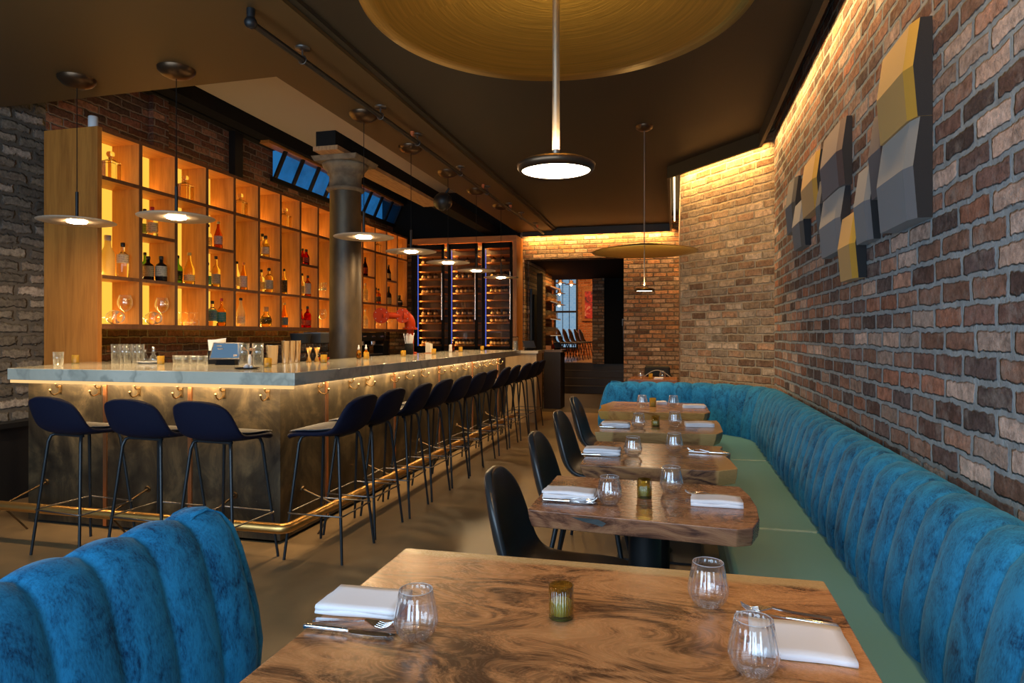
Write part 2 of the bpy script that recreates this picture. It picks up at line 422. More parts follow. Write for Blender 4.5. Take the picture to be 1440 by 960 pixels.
# ------------------------------------------------------------------ camera
TH = math.atan(230/910)
cam_d = bpy.data.cameras.new('camera'); cam = bpy.data.objects.new('camera', cam_d); COL.objects.link(cam)
cam.location = (0, 0, 1.3); cam.rotation_euler = (PI/2, 0, TH)
cam_d.sensor_width = 36; cam_d.lens = 36*910/1440; cam_d.shift_y = -10/1440; cam_d.clip_start = .05
S.camera = cam

# ------------------------------------------------------------------ shell of the room
struct(MB().box(-5.3, 1.1, -2.5, 10.7, -.1, 0).build('floor', M['floor']))
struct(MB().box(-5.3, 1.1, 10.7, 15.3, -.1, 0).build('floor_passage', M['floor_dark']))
struct(MB().box(.86, 1.0, -2.5, 6.3, 0, 3.3).build('wall_right', M['brick_right']))
an = (.777, .629)
struct(MB().prism([(.86,6.2),(.052,7.2),(.052+an[0]*.12,7.2+an[1]*.12),(.86+an[0]*.12,6.2+an[1]*.12)], 0, 3.3).build('wall_angled', M['brick_angled']))
struct(MB().box(.052, .19, 7.22, 11.3, 0, 3.3).build('wall_alcove', M['brick_right']))
w = MB(); w.box(-5.3, -2.55, 10.95, 11.25, 0, 2.94); w.box(-2.62, -2.55, 10.95, 11.25, 2.94, 3.3)
w.box(-.84, .06, 10.95, 11.25, 0, 3.3); w.box(-2.55, -.84, 10.95, 11.25, 2.6, 3.3)
struct(w.build('wall_back', M['brick_back']))
struct(MB().box(-5.3, -2.62, 11.1, 11.3, 2.95, 4.0).build('wall_bulkhead', M['black']))
struct(MB().box(-5.25, -5.08, -2.5, 4.27, 0, 4.0).build('wall_left', M['stone']))
w = MB(); w.box(-5.25, -5.08, 4.27, 7.40, 0, 4.0); w.box(-5.25, -5.08, 7.40, 11.2, 0, 3.30)
struct(w.build('wall_bar', M['brick_old']))
# dark wainscot at the foot of the stone wall
struct(MB().box(-5.08, -5.02, -2.4, 4.2, 0, .58).box(-5.08, -4.95, -2.4, 4.2, .58, .62).build('baseboard_left', M['steel_black']))
# main ceiling, its hanging lip and the slab above
c = MB(); c.prism([(-2.0,-2.5),(.75,-2.5),(.75,6.16),(-.06,7.165),(-.06,10.84),(-2.62,10.84),(-2.62,10.6),(-2.0,10.6)], 3.10, 3.14)
struct(c.build('ceiling', M['ceiling']))
struct(MB().prism([(-2.62,-2.5),(1.05,-2.5),(1.05,6.3),(.2,7.4),(.2,11.3),(-2.62,11.3)], 3.27, 3.36).build('ceiling_slab', M['ceiling']))
lip = [(.75,-2.5),(.75,6.16),(-.06,7.165),(-.06,10.84),(-2.55,10.84)]
lin = [(.722,-2.5),(.722,6.15),(-.088,7.155),(-.088,10.812),(-2.55,10.812)]
struct(MB().prism(lip + lin[::-1], 2.975, 3.12).build('trim_1', M['ceiling']))
# lower soffit over the bar and the raised ceiling inside it
c = MB(); c.box(-5.3, -2.0, -2.5, 3.87, 3.05, 4.0); c.box(-2.63, -2.0, 3.87, 10.84, 3.05, 4.0)
struct(c.build('ceiling_soffit', M['soffit']))
struct(MB().box(-2.0, -1.955, -2.5, 10.84, 3.075, 3.12).build('trim_2', M['ceiling']))
struct(MB().box(-5.3, -2.63, 3.87, 11.3, 3.86, 4.0).build('ceiling_raised', M['raised']))
# front of the room behind the camera: a wide shop window
w = MB(); w.box(-5.25, 1.0, -1.45, -1.3, 0, .45); w.box(-5.25, 1.0, -1.45, -1.3, 2.85, 4.0); w.box(-5.25, -4.6, -1.45, -1.3, .45, 2.85); w.box(.6, 1.0, -1.45, -1.3, .45, 2.85)
struct(w.build('wall_front', M['black']))
f = MB()
for x in (-4.6, -2.9, -1.15, .55): f.box(x, x+.05, -1.42, -1.33, .45, 2.85)
f.box(-4.6, .6, -1.42, -1.33, .45, .50); f.box(-4.6, .6, -1.42, -1.33, 2.80, 2.85); f.box(-4.6, .6, -1.42, -1.33, 2.2, 2.24)
w2 = struct(f.build('window_2', M['steel_black']))
MB().box(-4.55, .55, -1.38, -1.37, .5, 2.8).build('pane', M['pane'], w2)

# skylight band behind the bar
wb = struct(MB().box(-5.10, -5.03, 7.34, 11.1, 3.28, 3.335).build('window_1', M['black']))
mp, nt, out = newmat('sky_pane')
co = objco(nt)
dirt = ramp(nt, noise(nt, co, 3.2, 5, .65), [(.42,(.9,.95,1)),(.75,(.45,.55,.6))])
tr = nd(nt, 'ShaderNodeBsdfTransparent', None, Color=dirt)
df = nd(nt, 'ShaderNodeBsdfTranslucent', None, Color=(.25,.4,.5,1))
gl = nd(nt, 'ShaderNodeBsdfGlossy', None, Roughness=.15)
x1 = nd(nt, 'ShaderNodeMixShader', None, _0=.18, _1=tr.outputs[0], _2=df.outputs[0])
x2 = nd(nt, 'ShaderNodeMixShader', None, _0=.05, _1=x1.outputs[0], _2=gl.outputs[0])
nt.links.new(x2.outputs[0], out.inputs[0])
p0, p1 = Vector((-5.06, 0, 3.33)), Vector((-4.87, 0, 3.74))
for k in range(10):
    y = 7.40 + k*.408
    MB().grid([[tuple(p0+Vector((dx, y+dy, 0))) for dx, dy in ((0,-.03),(.03,-.03),(.03,.03),(0,.03))], [tuple(p1+Vector((dx, y+dy, 0))) for dx, dy in ((0,-.03),(.03,-.03),(.03,.03),(0,.03))]], smooth=False, closed=True).build('glazing_bar', M['steel_black'], wb)
    if k < 9:
        MB().grid([[(p0.x-.005,y+.02,p0.z),(p0.x-.005,y+.39,p0.z)],[(p1.x-.005,y+.02,p1.z),(p1.x-.005,y+.39,p1.z)]], smooth=False).build('pane', mp, wb)
b = struct(MB().box(-4.98, -4.80, 3.88, 11.1, 3.70, 3.86).box(-5.08, -4.98, 3.88, 7.38, 3.68, 3.86).build('trim_3', M['black']))
MB().box(-4.99, -4.86, 7.0, 11.08, 3.665, 3.70).build('timber_strip', M['oaky'], b)
struct(MB().box(-5.075, -4.99, 6.54, 6.68, 2.99, 3.69).build('trim_4', M['steel_black']))
struct(MB().box(-5.075, -5.02, 5.35, 5.55, 2.99, 3.69).build('trim_5', M['brick_old']))

# beam over the column, the column
bt = struct(MB().box(-3.22, -3.02, 5.35, 11.1, 3.035, 3.17).build('trim_6', M['black']))
mp2 = pbr('old_timber', (.42,.24,.11), .8, var=(.28,.15,.07), vscale=12, bmp=.5, bscale=40, stretch=(4,.5,1))
MB().box(-3.25, -3.0, 5.35, 8.06, 2.995, 3.035).build('timber_plank', mp2, bt)
colm = thing('iron_column', 'dark round iron column with moulded capital rising behind the bar counter', 'column', (-3.12,5.72,0), kind='thing')
mi = pbr('column_iron', (.034,.024,.015), .45, metal=.4, var=(.10,.068,.035), vscale=5, bmp=.3, bscale=25, stretch=(1,1,.4))
MB().lathe([(.165,0),(.16,.3),(.155,1.2),(.150,2.60),(.150,2.69)], 40).build('shaft', mi, colm)
mi2 = pbr('capital_stone', (.19,.14,.085), .8, var=(.09,.06,.035), vscale=9, bmp=.6, bscale=30)
MB().lathe([(.150,2.68),(.175,2.69),(.185,2.705),(.175,2.72),(.155,2.73),(.152,2.78),(.155,2.84),(.175,2.85),(.17,2.87),(.195,2.895),(.215,2.92),(.22,2.945),(.2,2.95),(0.001,2.95)], 40).build('capital', mi2, colm)
MB().prism([(-.24,-.24),(.24,-.24),(.24,.24),(-.24,.24)], 2.948, 2.996, [(-.215,-.215),(.215,-.215),(.215,.215),(-.215,.215)]).build('abacus', mi2, colm, bevel=.008)

# visible LED in the far ceiling slot
t = tag(MB().box(-.024, -.006, 7.24, 10.8, 3.13, 3.142).build('light_strip', M['led']), 'glowing warm light strip in the ceiling slot beside the angled brick wall', 'light strip')

# ------------------------------------------------------------------ passage, steps and far room
struct(MB().box(-2.68, -2.53, 11.25, 12.75, 0, 2.62).build('wall_passage', M['brick_back']))
struct(MB().box(-.84, -.70, 11.25, 14.6, 0, 2.62).build('wall_passage_right', M['black']))
struct(MB().box(-3.9, -.6, 11.25, 15.2, 2.6, 2.7).build('ceiling_passage', M['black']))
struct(MB().box(-4.7, -2.68, 11.25, 11.35, 0, 2.62).build('wall_passage_end', M['black']))
d1 = struct(MB().box(-2.53, -2.49, 11.32, 12.15, 0, 2.12).build('door_1', M['steel_black']))
MB().box(-2.49, -2.465, 11.40, 12.07, .15, 2.02).build('panel', M['black'], d1)
struct(MB().box(-2.335, -2.245, 11.0, 11.10, 0, 2.36).build('trim_7', M['black']))
stp = MB()
for i in range(4): stp.box(-2.75, -.84, 14.2+.30*i, 15.6, 0, .155*(i+1))
st = struct(stp.build('stairs', pbr('stair_wood', (.06,.038,.022), .5)))
for i in range(4): MB().box(-2.75, -.84, 14.19+.30*i, 14.24+.30*i, .155*(i+1), .155*(i+1)+.008).build('nosing', pbr('nosing', (.12,.085,.05), .35), st)
struct(MB().box(-4.6, .3, 15.2, 20.5, .52, .62).build('floor_far', pbr('far_floor', (.34,.22,.12), .35)))
struct(MB().box(-4.6, .3, 20.2, 20.4, .6, 4.0).build('wall_far', M['brick_far']))
struct(MB().box(-4.7, -4.6, 12.7, 20.5, 0, 4.0).build('wall_far_left', M['brick_far']))
struct(MB().box(.3, .4, 14.0, 20.5, 0, 4.0).build('wall_far_right', M['black']))
struct(MB().box(-4.7, .4, 15.2, 20.5, 3.9, 4.0).build('ceiling_far', M['black']))
struct(MB().box(-4.7, .4, 15.15, 15.25, 2.6, 4.0).build('wall_far_lintel', M['black']))
struct(MB().box(-1.87, -1.60, 15.0, 15.2, .62, 2.7).build('wall_pier', M['brick_back']))
dd = struct(MB().box(-1.60, -.70, 15.05, 15.15, .62, 2.6).build('door_2', M['black']))
MB().tube([(-1.16,15.04,1.02),(-1.16,15.0,1.02),(-1.16,15.0,1.62),(-1.16,15.04,1.62)], .012, 8).build('door_handle', pbr('dull_steel', (.2,.2,.2), .5, metal=.8), dd)
MB().box(-1.19, -1.13, 15.03, 15.05, 1.5, 1.66).build('lock_plate', pbr('dull_steel', (.2,.2,.2), .5, metal=.8), dd)
# far window
wx0, wx1, wz0, wz1 = -3.66, -3.02, .9, 3.35
f = MB(); f.box(wx0-.05, wx0, 20.1, 20.2, wz0-.05, wz1+.05); f.box(wx1, wx1+.05, 20.1, 20.2, wz0-.05, wz1+.05); f.box(wx0, wx1, 20.1, 20.2, wz0-.05, wz0); f.box(wx0, wx1, 20.1, 20.2, 1.98, 2.04)
for i in (1, 2): f.box(wx0+(wx1-wx0)*i/3-.008, wx0+(wx1-wx0)*i/3+.008, 20.12, 20.2, wz0, wz1)
w3 = struct(f.build('window_3', M['steel_black']))
m3, nt, out = newmat('frosted_daylight')
bz = nd(nt, 'ShaderNodeTexBrick', None, Vector=nd(nt, 'ShaderNodeMapping', None, Vector=objco(nt), Rotation=(PI/2,0,0)).outputs[0], Color1=(.17,.33,.50,1), Color2=(.24,.38,.52,1), Mortar=(.32,.43,.52,1), Scale=4.0)
e = nd(nt, 'ShaderNodeEmission', None, Color=bz.outputs[0], Strength=.95); nt.links.new(e.outputs[0], out.inputs[0])
MB().box(wx0, wx1, 20.16, 20.19, wz0, wz1).build('pane', m3, w3)
# framed print
pr = tag(MB().box(-2.83, -2.02, 20.12, 20.197, 1.72, 2.72).build('framed_print', M['oakx']), 'red and dark abstract print in a pale frame on the far orange brick wall', 'picture')
m4, nt, out = newmat('abstract_red')
col = ramp(nt, noise(nt, objco(nt), 5, 4, .6, dist=1.4), [(.36,(.02,.01,.03)),(.46,(.45,.02,.03)),(.56,(.6,.04,.03)),(.66,(.75,.45,.35))])
bsdf(nt, out, Base_Color=col, Roughness=.5)
MB().box(-2.74, -2.11, 20.10, 20.12, 1.80, 2.64).build('artwork', m4, pr)
# ------------------------------------------------------------------ light
def area(name, loc, size, power, col, direction, spread=None, shape='RECTANGLE', tangent=None):
    l = bpy.data.lights.new(name, 'AREA'); l.energy = power; l.color = col
    if isinstance(size, tuple): l.shape = 'RECTANGLE'; l.size, l.size_y = size
    else: l.shape = shape if shape != 'RECTANGLE' else 'SQUARE'; l.size = size
    if spread: l.spread = spread
    o = bpy.data.objects.new(name, l); COL.objects.link(o); o.location = loc
    z = -Vector(direction).normalized()
    x = Vector(tangent or (1,0,0)); x = (x - z*x.dot(z)).normalized(); y = z.cross(x)
    o.rotation_euler = Matrix((x, y, z)).transposed().to_euler()
    return o
WARM = (1, .56, .17); WARM2 = (1, .66, .32)
area('daylight_window', (-2.0,-1.27,1.65), (5.0,2.3), 212, (.60,.80,1.0), (0,1,-.05))
# coves
def cove(name, a, b, perwall, w=5.0):
    a, b = Vector(a), Vector(b); L = (b-a).length; n = Vector(perwall).normalized()
    area(name, (a+b)/2, (L, .02), w*L, WARM, (n.x*.42, n.y*.42, -1), tangent=(b-a), spread=1.9)
cove('cove_right', (.775,-2.3,3.07), (.775,6.14,3.07), (1,0,0), 6.5)
cove('cove_angled', (.755,6.20,3.06), (0.02,7.11,3.06), (.777,.629,0), 15)
cove('cove_alcove', (-.03,7.2,3.06), (-.03,10.8,3.06), (1,0,0), 12)
cove('cove_back', (-2.5,10.87,3.06), (-.05,10.87,3.06), (0,1,0), 14)
# under the bar counter
area('bar_led_front', (-3.30,3.42,.995), (2.0,.03), 20, WARM2, (0,.9,-1))
area('bar_led_side', (-2.28,6.1,.995), (.03,5.3), 50, WARM2, (-.8,0,-1))
# shelf strips
for i, z in enumerate((1.395, 1.79, 2.60)):
    area('shelf_led', (-4.79,7.38,z), (6.15,.012), 19, (1,.54,.14), (.5,0,1), tangent=(0,1,0))
for b in range(1, 15, 2):
    area('shelf_led', (-4.79,4.29+.4137*(b+.5),2.19), (.37,.012), 1.15, (1,.54,.14), (.5,0,1), tangent=(0,1,0))
# wine cabinet, passage and far room
area('wine_led', (-3.5,10.62,2.80), (1.8,.04), 40, WARM, (0,.45,-1))
area('far_warm', (-2.4,17.6,3.8), (2.4,2.4), 190, (1,.50,.2), (0,.3,-1))
area('passage_downlight', (-2.0,12.6,2.57), .12, 9, WARM, (0,0,-1), shape='DISK')
# raised ceiling over the back bar catches light from the top of the shelves
area('shelf_top_uplight', (-4.75,7.4,3.02), (6.0,.05), 5, (1,.66,.32), (.45,0,1), tangent=(0,1,0))
w = bpy.data.worlds.new('dusk'); S.world = w; w.use_nodes = True
bg = w.node_tree.nodes['Background']; bg.inputs[0].default_value = (.018,.135,.34,1); bg.inputs[1].default_value = 1.0
S.view_settings.view_transform = 'Standard'; S.view_settings.look = 'None'; S.view_settings.gamma = 1.0; S.view_settings.exposure = 0.0
S.view_settings.use_curve_mapping = False
S.cycles.use_denoising = True
S.cycles.max_bounces = 10; S.cycles.diffuse_bounces = 4; S.cycles.glossy_bounces = 4; S.cycles.transparent_max_bounces = 24
S.cycles.caustics_reflective = False; S.cycles.caustics_refractive = True; S.cycles.blur_glossy = 1.0; S.cycles.transmission_bounces = 10
S.cycles.sample_clamp_indirect = 3.0
S.cycles.use_light_tree = True

for a in (-4.40,-3.78,-3.17):
    area('wine_side_led', (a+.06,10.575,1.95), (.012,1.7), 5, (1,.50,.16), (1,.75,0), tangent=(0,1,0))
area('glass_shelf_led', (-2.40,13.55,2.45), (.03,1.2), 8, WARM, (-.45,0,-1))
# ------------------------------------------------------------------ shared furniture shapes
def shell(prof, hw, curl, nx=8):
    """one-piece bucket: prof = (x forward, z) from the seat front to the top of the back; hw = half widths"""
    rows = []
    for i, ((x, z), w_) in enumerate(zip(prof, hw)):
        a, b = curl[i]
        rows.append([(x + a*(abs(k/nx*2-1)**2.5), (k/nx*2-1)*w_, z + b*(abs(k/nx*2-1)**2.5)) for k in range(nx+1)])
    return MB().grid(rows)
def soft(o, th, sub=1, off=-1, mat2=None):
    s_ = o.modifiers.new('Solidify', 'SOLIDIFY'); s_.thickness = th; s_.offset = off
    if mat2 is not None:
        o.data.materials.append(mat2); s_.material_offset = 1; s_.material_offset_rim = 1
    b = o.modifiers.new('Subdivision', 'SUBSURF'); b.levels = sub; b.render_levels = sub
    return o

# ------------------------------------------------------------------ channel tufted upholstery
def line_path(pts, step=.02):
    """pts: list of ('L',x,y) or ('A',cx,cy,r,a0,a1); returns [(x,y,nx,ny,s)] with the normal to the left of travel"""
    out = []; s = 0; last = None
    def push(x, y):
        nonlocal s, last
        if last is not None:
            d = math.hypot(x-last[0], y-last[1])
            if d < 1e-6: return
            s += d
        out.append([x, y, s]); last = (x, y)
    for p in pts:
        if p[0] == 'L':
            if last is None: push(p[1], p[2])
            else:
                x0, y0 = last; d = math.hypot(p[1]-x0, p[2]-y0); n = max(1, int(d/step))
                for i in range(1, n+1): push(x0+(p[1]-x0)*i/n, y0+(p[2]-y0)*i/n)
        else:
            _, cx, cy, r, a0, a1 = p; n = max(4, int(abs(a1-a0)*r/step))
            for i in range(n+1): push(cx+r*math.cos(a0+(a1-a0)*i/n), cy+r*math.sin(a0+(a1-a0)*i/n))
    res = []
    for i, (x, y, q) in enumerate(out):
        a = out[max(i-1,0)]; b = out[min(i+1,len(out)-1)]
        tx, ty = b[0]-a[0], b[1]-a[1]; L = math.hypot(tx, ty)
        res.append((x, y, -ty/L, tx/L, q))
    return res
def tufted(path, pitch, prof, bulge, phase=0.0):
    """prof: (back offset, z, bulge weight, dir_off, dir_z)"""
    rows = []
    for x, y, nx, ny, s in path:
        u = ((s-phase)/pitch) % 1.0
        k = bulge*(abs(math.sin(PI*u))**.42)
        rows.append([(x - nx*(o - k*w_*do), y - ny*(o - k*w_*do), z + k*w_*dz) for o, z, w_, do, dz in prof])
    return MB().grid(rows)
BACK = [(.02,.40,.5,1,0),(.0,.46,.9,1,0),(-.004,.53,1,1,0),(.006,.61,1,1,.1),(.024,.69,1,1,.15),(.044,.765,1,.95,.3),(.062,.815,1,.8,.6),(.085,.845,1,.5,.85),(.115,.86,1,.1,1),(.15,.858,.9,-.2,1),(.185,.84,.8,-.5,.8),(.215,.812,.6,-.7,.5),(.236,.775,.3,-1,.2),(.243,.70,0,0,0),(.243,.0,0,0,0)]
def mirror_path(p): return [(x, y, -nx, -ny, s) for x, y, nx, ny, s in p]

ban = thing('banquette', 'long L-shaped banquette with channelled teal velvet back and sage leather seat along the brick wall', 'banquette', (.55,2.5,0))
pth = line_path([('L',.612,-.7),('L',.612,5.25),('A',.112,5.25,.5,0,PI/2),('L',-.56,5.75),('A',-.56,5.83,.08,-PI/2,-PI)], .0175)
pth = line_path([('L',.612,-.7),('L',.612,5.29),('A',.112,5.29,.5,0,PI/2),('L',-.57,5.79),('A',-.57,5.88,.09,PI*1.5,PI)], .0075)
back = tufted(pth, .150, BACK, .020).build('backrest', M['velvet'], ban, absolute=True)
# close the free end of the backrest
seat_m = M['leather']
for y0, y1 in ((-.7,1.40),(1.405,2.975),(2.98,4.575),(4.58,5.80)):
    MB().box(.2, .63, y0, y1, .375, .462).build('seat_cushion', seat_m, ban, absolute=True, bevel=.018, seg=3)
MB().box(-.62, .198, 5.36, 5.82, .375, .462).build('seat_cushion', seat_m, ban, absolute=True, bevel=.018, seg=3)
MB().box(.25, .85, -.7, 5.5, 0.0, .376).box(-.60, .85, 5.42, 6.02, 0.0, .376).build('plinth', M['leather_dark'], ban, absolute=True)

bn = thing('velvet_bench', 'bright blue velvet bench with channelled back standing beside the nearest table', 'bench', (-.95,.5,0))
pth = line_path([('L',-1.005,-1.0),('L',-1.005,1.36),('A',-1.095,1.36,.09,0,PI/2),('L',-1.16,1.45)], .0064)
pth = mirror_path(pth)
tufted(pth, .128, BACK, .020, phase=2.36-.128*18+.035).build('backrest', M['velvet'], bn, absolute=True)
MB().box(-1.0, -.72, -1.0, 1.40, .375, .462).build('seat_cushion', seat_m, bn, absolute=True, bevel=.018, seg=3)
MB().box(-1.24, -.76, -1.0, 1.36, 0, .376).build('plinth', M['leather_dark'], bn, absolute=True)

# ------------------------------------------------------------------ tables
def jag(pts, seed, amp, n=5):
    """wobble the edges of an outline like a live edge"""
    r = random.Random(seed); out = []
    for i, (a, b) in enumerate(zip(pts, pts[1:]+pts[:1])):
        ax, ay, f = a; bx, by, _ = b
        out.append((ax, ay))
        if f:
            L = math.hypot(bx-ax, by-ay); nx, ny = (by-ay)/L, -(bx-ax)/L
            for k in range(1, n):
                t = k/n; w_ = r.uniform(-1,1)*amp
                out.append((ax+(bx-ax)*t+nx*w_, ay+(by-ay)*t+ny*w_))
    return out
def table(label, outline, inset, mat_, cx, cy, thick, foot=True, kz=.75, light_edge=None):
    t = thing('dining_table', label, 'table', (cx,cy,0), 0, 'dining tables along the banquette')
    top = [(x-cx, y-cy) for x, y in outline]
    ox, oy = sum(p[0] for p in top)/len(top), sum(p[1] for p in top)/len(top)
    bot = [(ox+(x-ox)*inset[0], oy+(y-oy)*inset[1]) for x, y in top]
    mid = [(ox+(x-ox)*(inset[0]*.35+.65), oy+(y-oy)*(inset[1]*.35+.65)) for x, y in top]
    b = MB(); n = len(top)
    vs = [(x,y,kz-thick) for x,y in bot]+[(x,y,kz-thick*.55) for x,y in mid]+[(x,y,kz) for x,y in top]
    fs = [tuple(range(n-1,-1,-1)), tuple(range(2*n,3*n))]
    a = sum(top[i][0]*top[(i+1)%n][1]-top[(i+1)%n][0]*top[i][1] for i in range(n))
    for q in (0,1):
        for i in range(n): fs.append((q*n+i, q*n+(i+1)%n, (q+1)*n+(i+1)%n, (q+1)*n+i))
    if a < 0: fs = [f[::-1] for f in fs]
    b.add(vs, fs).build('tabletop', mat_, t, bevel=.004, seg=2)
    MB().lathe([(.054,.02),(.054,kz-thick-.012)], 28).build('pedestal', M['steel_black'], t)
    MB().box(-.22,.22,-.15,.15,kz-thick-.014,kz-thick).build('mounting_plate', M['black'], t)
    MB().prism([(-.24,-.20),(.24,-.20),(.24,.20),(-.24,.20)], 0, .014).lathe([(.075,.012),(.06,.03),(.054,.034)], 24).build('foot_plate', M['steel_black'], t)
    return t
o1 = jag([(-.67,.72,0),(.318,.72,1),(.322,1.572,0),(-.675,1.552,0)], 3, .004)
m1 = suar('suar_near', 1.0, light=(.60,.275,.105), mid=(.45,.195,.072), dark=(.10,.044,.02), rough=.27, sap=[(1,.374,1)], sapcol=(.66,.42,.18), swirl=.8, band=1.5, la=.032, lf=80)
table('large swirling brown wood table in front, with three tumblers and one candle', o1, (.995,.985), m1, -.176, 1.14, .055)
o2 = [(-.452,1.985),(.17,1.928),(.215,1.955),(.243,2.05),(.252,2.2),(.245,2.35),(.225,2.47),(-.45,2.495)]
m2 = suar('suar_second', 2.3, light=(.36,.17,.085), mid=(.22,.095,.052), dark=(.075,.032,.022), rough=.27, swirl=.45, band=4, la=.05, lf=48)
t2 = table('second table from the front, brown slab with teal resin knot and rounded right end', o2, (.975,.955), m2, -.10, 2.21, .056)
MB().add([(-.205,-.258,.7503),(-.15,-.262,.7503),(-.125,-.272,.7503),(-.16,-.268,.7503)], [(0,3,2,1)]).add([(-.21,-.2665,.7475),(-.125,-.273,.7475),(-.10,-.276,.738),(-.112,-.277,.727),(-.135,-.274,.732),(-.17,-.27,.737)], [(0,5,4,3,2,1)]).build('resin_knot', pbr('teal_resin', (.012,.022,.026), .6), t2)
o3 = jag([(-.395,2.722,0),(.17,2.735,0),(.248,2.80,1),(.225,3.335,0),(-.40,3.345,0)], 9, .022, 6)
m3t = suar('suar_third', 4.1, light=(.36,.18,.075), mid=(.21,.095,.045), dark=(.05,.022,.016), rough=.25, sap=[(0,.235,1)], sapcol=(.62,.36,.13), swirl=.45, band=4, la=.05, lf=48)
table('third table from the front, striped brown slab with ragged pale right end', o3, (.93,.96), m3t, -.08, 3.03, .066)
o4 = jag([(-.444,3.656,0),(.22,3.74,0),(.262,3.85,1),(.256,4.33,0),(-.444,4.20,1)], 5, .012, 4)
m4t = suar('suar_fourth', 5.2, light=(.40,.22,.085), mid=(.25,.12,.05), dark=(.07,.034,.02), rough=.25, sap=[(0,-.245,-1),(0,.215,1)], sapcol=(.58,.36,.14), swirl=.3, band=3)
table('fourth table from the front, brown slab with pale sapwood at both ends', o4, (.94,.95), m4t, -.09, 3.97, .07)
o5 = jag([(-.54,4.66,0),(.20,4.70,0),(.240,4.78,1),(.22,5.36,0),(-.50,5.36,0),(-.565,5.05,1)], 12, .012, 4)
m5 = suar('suar_fifth', 6.7, light=(.62,.32,.09), mid=(.45,.20,.055), dark=(.16,.06,.02), rough=.25, sap=[(0,-.30,-1)], sapcol=(.66,.36,.08), swirl=.4, band=3)
table('fifth table from the front, orange brown slab against the teal back section', o5, (.95,.96), m5, -.16, 5.0, .062)
o6 = [(-.56,8.05),(.02,8.05),(.02,8.62),(-.56,8.62)]
table('red brown table beyond the banquette, in front of the far brick wall', o6, (1,1), suar('suar_back', 8.0, light=(.36,.15,.06), mid=(.25,.09,.04), dark=(.1,.04,.02)), -.27, 8.33, .05)

# ------------------------------------------------------------------ dining chairs
CP = [(.235,.452),(.205,.474),(.11,.478),(0,.472),(-.10,.470),(-.165,.482),(-.205,.525),(-.228,.60),(-.248,.69),(-.262,.765),(-.268,.812),(-.270,.832)]
CW = [.165,.20,.215,.217,.215,.212,.21,.207,.195,.165,.115,.06]
CC = [(-.01,-.004),(-.01,0),(0,.008),(0,.012),(.01,.02),(.03,.025),(.045,.015),(.05,0),(.045,-.004),(.035,-.008),(.015,-.008),(0,-.004)]
def dining_chair(label, x, y, rz):
    t = thing('dining_chair', label, 'chair', (x,y,0), rz, 'black dining chairs')
    soft(shell(CP, CW, CC).build('seat_shell', M['blackleather'], t), .032, 2, -1, M['chairedge'])
    for sx in (1,-1):
        for sy in (1,-1):
            MB().tube([(sx*.13-.01, sy*.13, .452),(sx*.22-.01, sy*.21, 0)], [.012,.009], 10).build('leg', M['leg'], t)
    MB().tube([(-.14,-.13,.448),(.12,-.13,.448)], .009, 8).tube([(-.14,.13,.448),(.12,.13,.448)], .009, 8).tube([(0,-.13,.446),(0,.13,.446)], .009, 8).build('frame', M['leg'], t)
    return t
ch0 = dining_chair('black moulded dining chair tucked under the second table from the front', -.345, 2.215, .02)
dup(ch0, (-.385,3.07,0), .0, 'black moulded dining chair tucked under the third table from the front')
dup(ch0, (-.43,3.955,0), -.02, 'black moulded dining chair tucked under the fourth table from the front')
dup(ch0, (-.475,4.88,0), .0, 'black moulded dining chair tucked under the fifth table from the front')
bc = dup(ch0, (-.22,8.86,0), -PI/2, 'black chair at the table beyond the banquette, before the far brick wall')
# bag hung over that chair
bg_ = thing('shoulder_bag', 'black bag with pale curved strap slung on the chair beyond the banquette', 'bag', (-.24,8.98,.70))
MB().box(-.17,.17,-.0,.07,.02,.17).build('bag_body', pbr('bag_cloth', (.012,.012,.012), .8), bg_, bevel=.03, seg=3)
MB().tube([(-.18+.36*i/14, -.012, .02+.095*math.sin(PI*i/14)) for i in range(15)], .006, 6).build('strap', pbr('pale_strap', (.42,.36,.3), .5), bg_)

# ------------------------------------------------------------------ table settings
ZT = .7505
def tumbler(label, x, y, z=ZT, h=.088, k=1.0):
    t = thing('glass_tumbler', label, 'glass', (x,y,z), R.uniform(0,1), 'stemless tumblers on the tables')
    if not hasattr(tumbler, 'me'):
        out_ = [(.004,.0),(.020,.0),(.027,.004),(.035,.014),(.0405,.030),(.0408,.036),(.038,.052),(.0335,.072),(.0305,.088)]
        inn = [(.0295,.088),(.0325,.072),(.0368,.052),(.0393,.036),(.0385,.030),(.0325,.015),(.022,.0085),(.001,.0075)]
        a = MB().lathe(out_+inn, 40).build('bowl', M['glass'], t)
        b = MB().tube([(.030*math.cos(2*PI*i/40),.030*math.sin(2*PI*i/40),.0882) for i in range(40)], .0007, 6, closed=True).build('rim', glassy('rim_glass', (.95,.96,.97), 1.5, .1, body=.45, bodycol=(.9,.92,1)), t)
        tumbler.me = (a.data, b.data)
    else:
        for n_, me in zip(('bowl','rim'), tumbler.me):
            o = bpy.data.objects.new(n_, me); COL.objects.link(o); o.parent = t
    return t
T1 = 'on the nearest table'
tumbler('tumbler at the left end of the nearest table, beside the folded napkin', -.456, 1.094)
tumbler('tumbler near the far right corner of the nearest table', .064, 1.37)
tumbler('tumbler at the right of the nearest table, standing against the white napkin', .123, 1.115)
tumbler('left tumbler on the second table from the front', -.208, 2.115)
tumbler('right tumbler on the second table from the front', -.014, 2.322)
tumbler('left tumbler on the third table from the front', -.186, 2.962)
tumbler('right tumbler on the third table from the front', -.006, 3.118)
tumbler('left tumbler on the fourth table from the front', -.21, 3.852)
tumbler('right tumbler on the fourth table from the front', -.004, 3.99)
tumbler('left tumbler on the fifth table from the front', -.246, 5.003)
tumbler('right tumbler on the fifth table from the front', -.016, 5.03)
tumbler('left tumbler on the table beyond the banquette', -.42, 8.25)
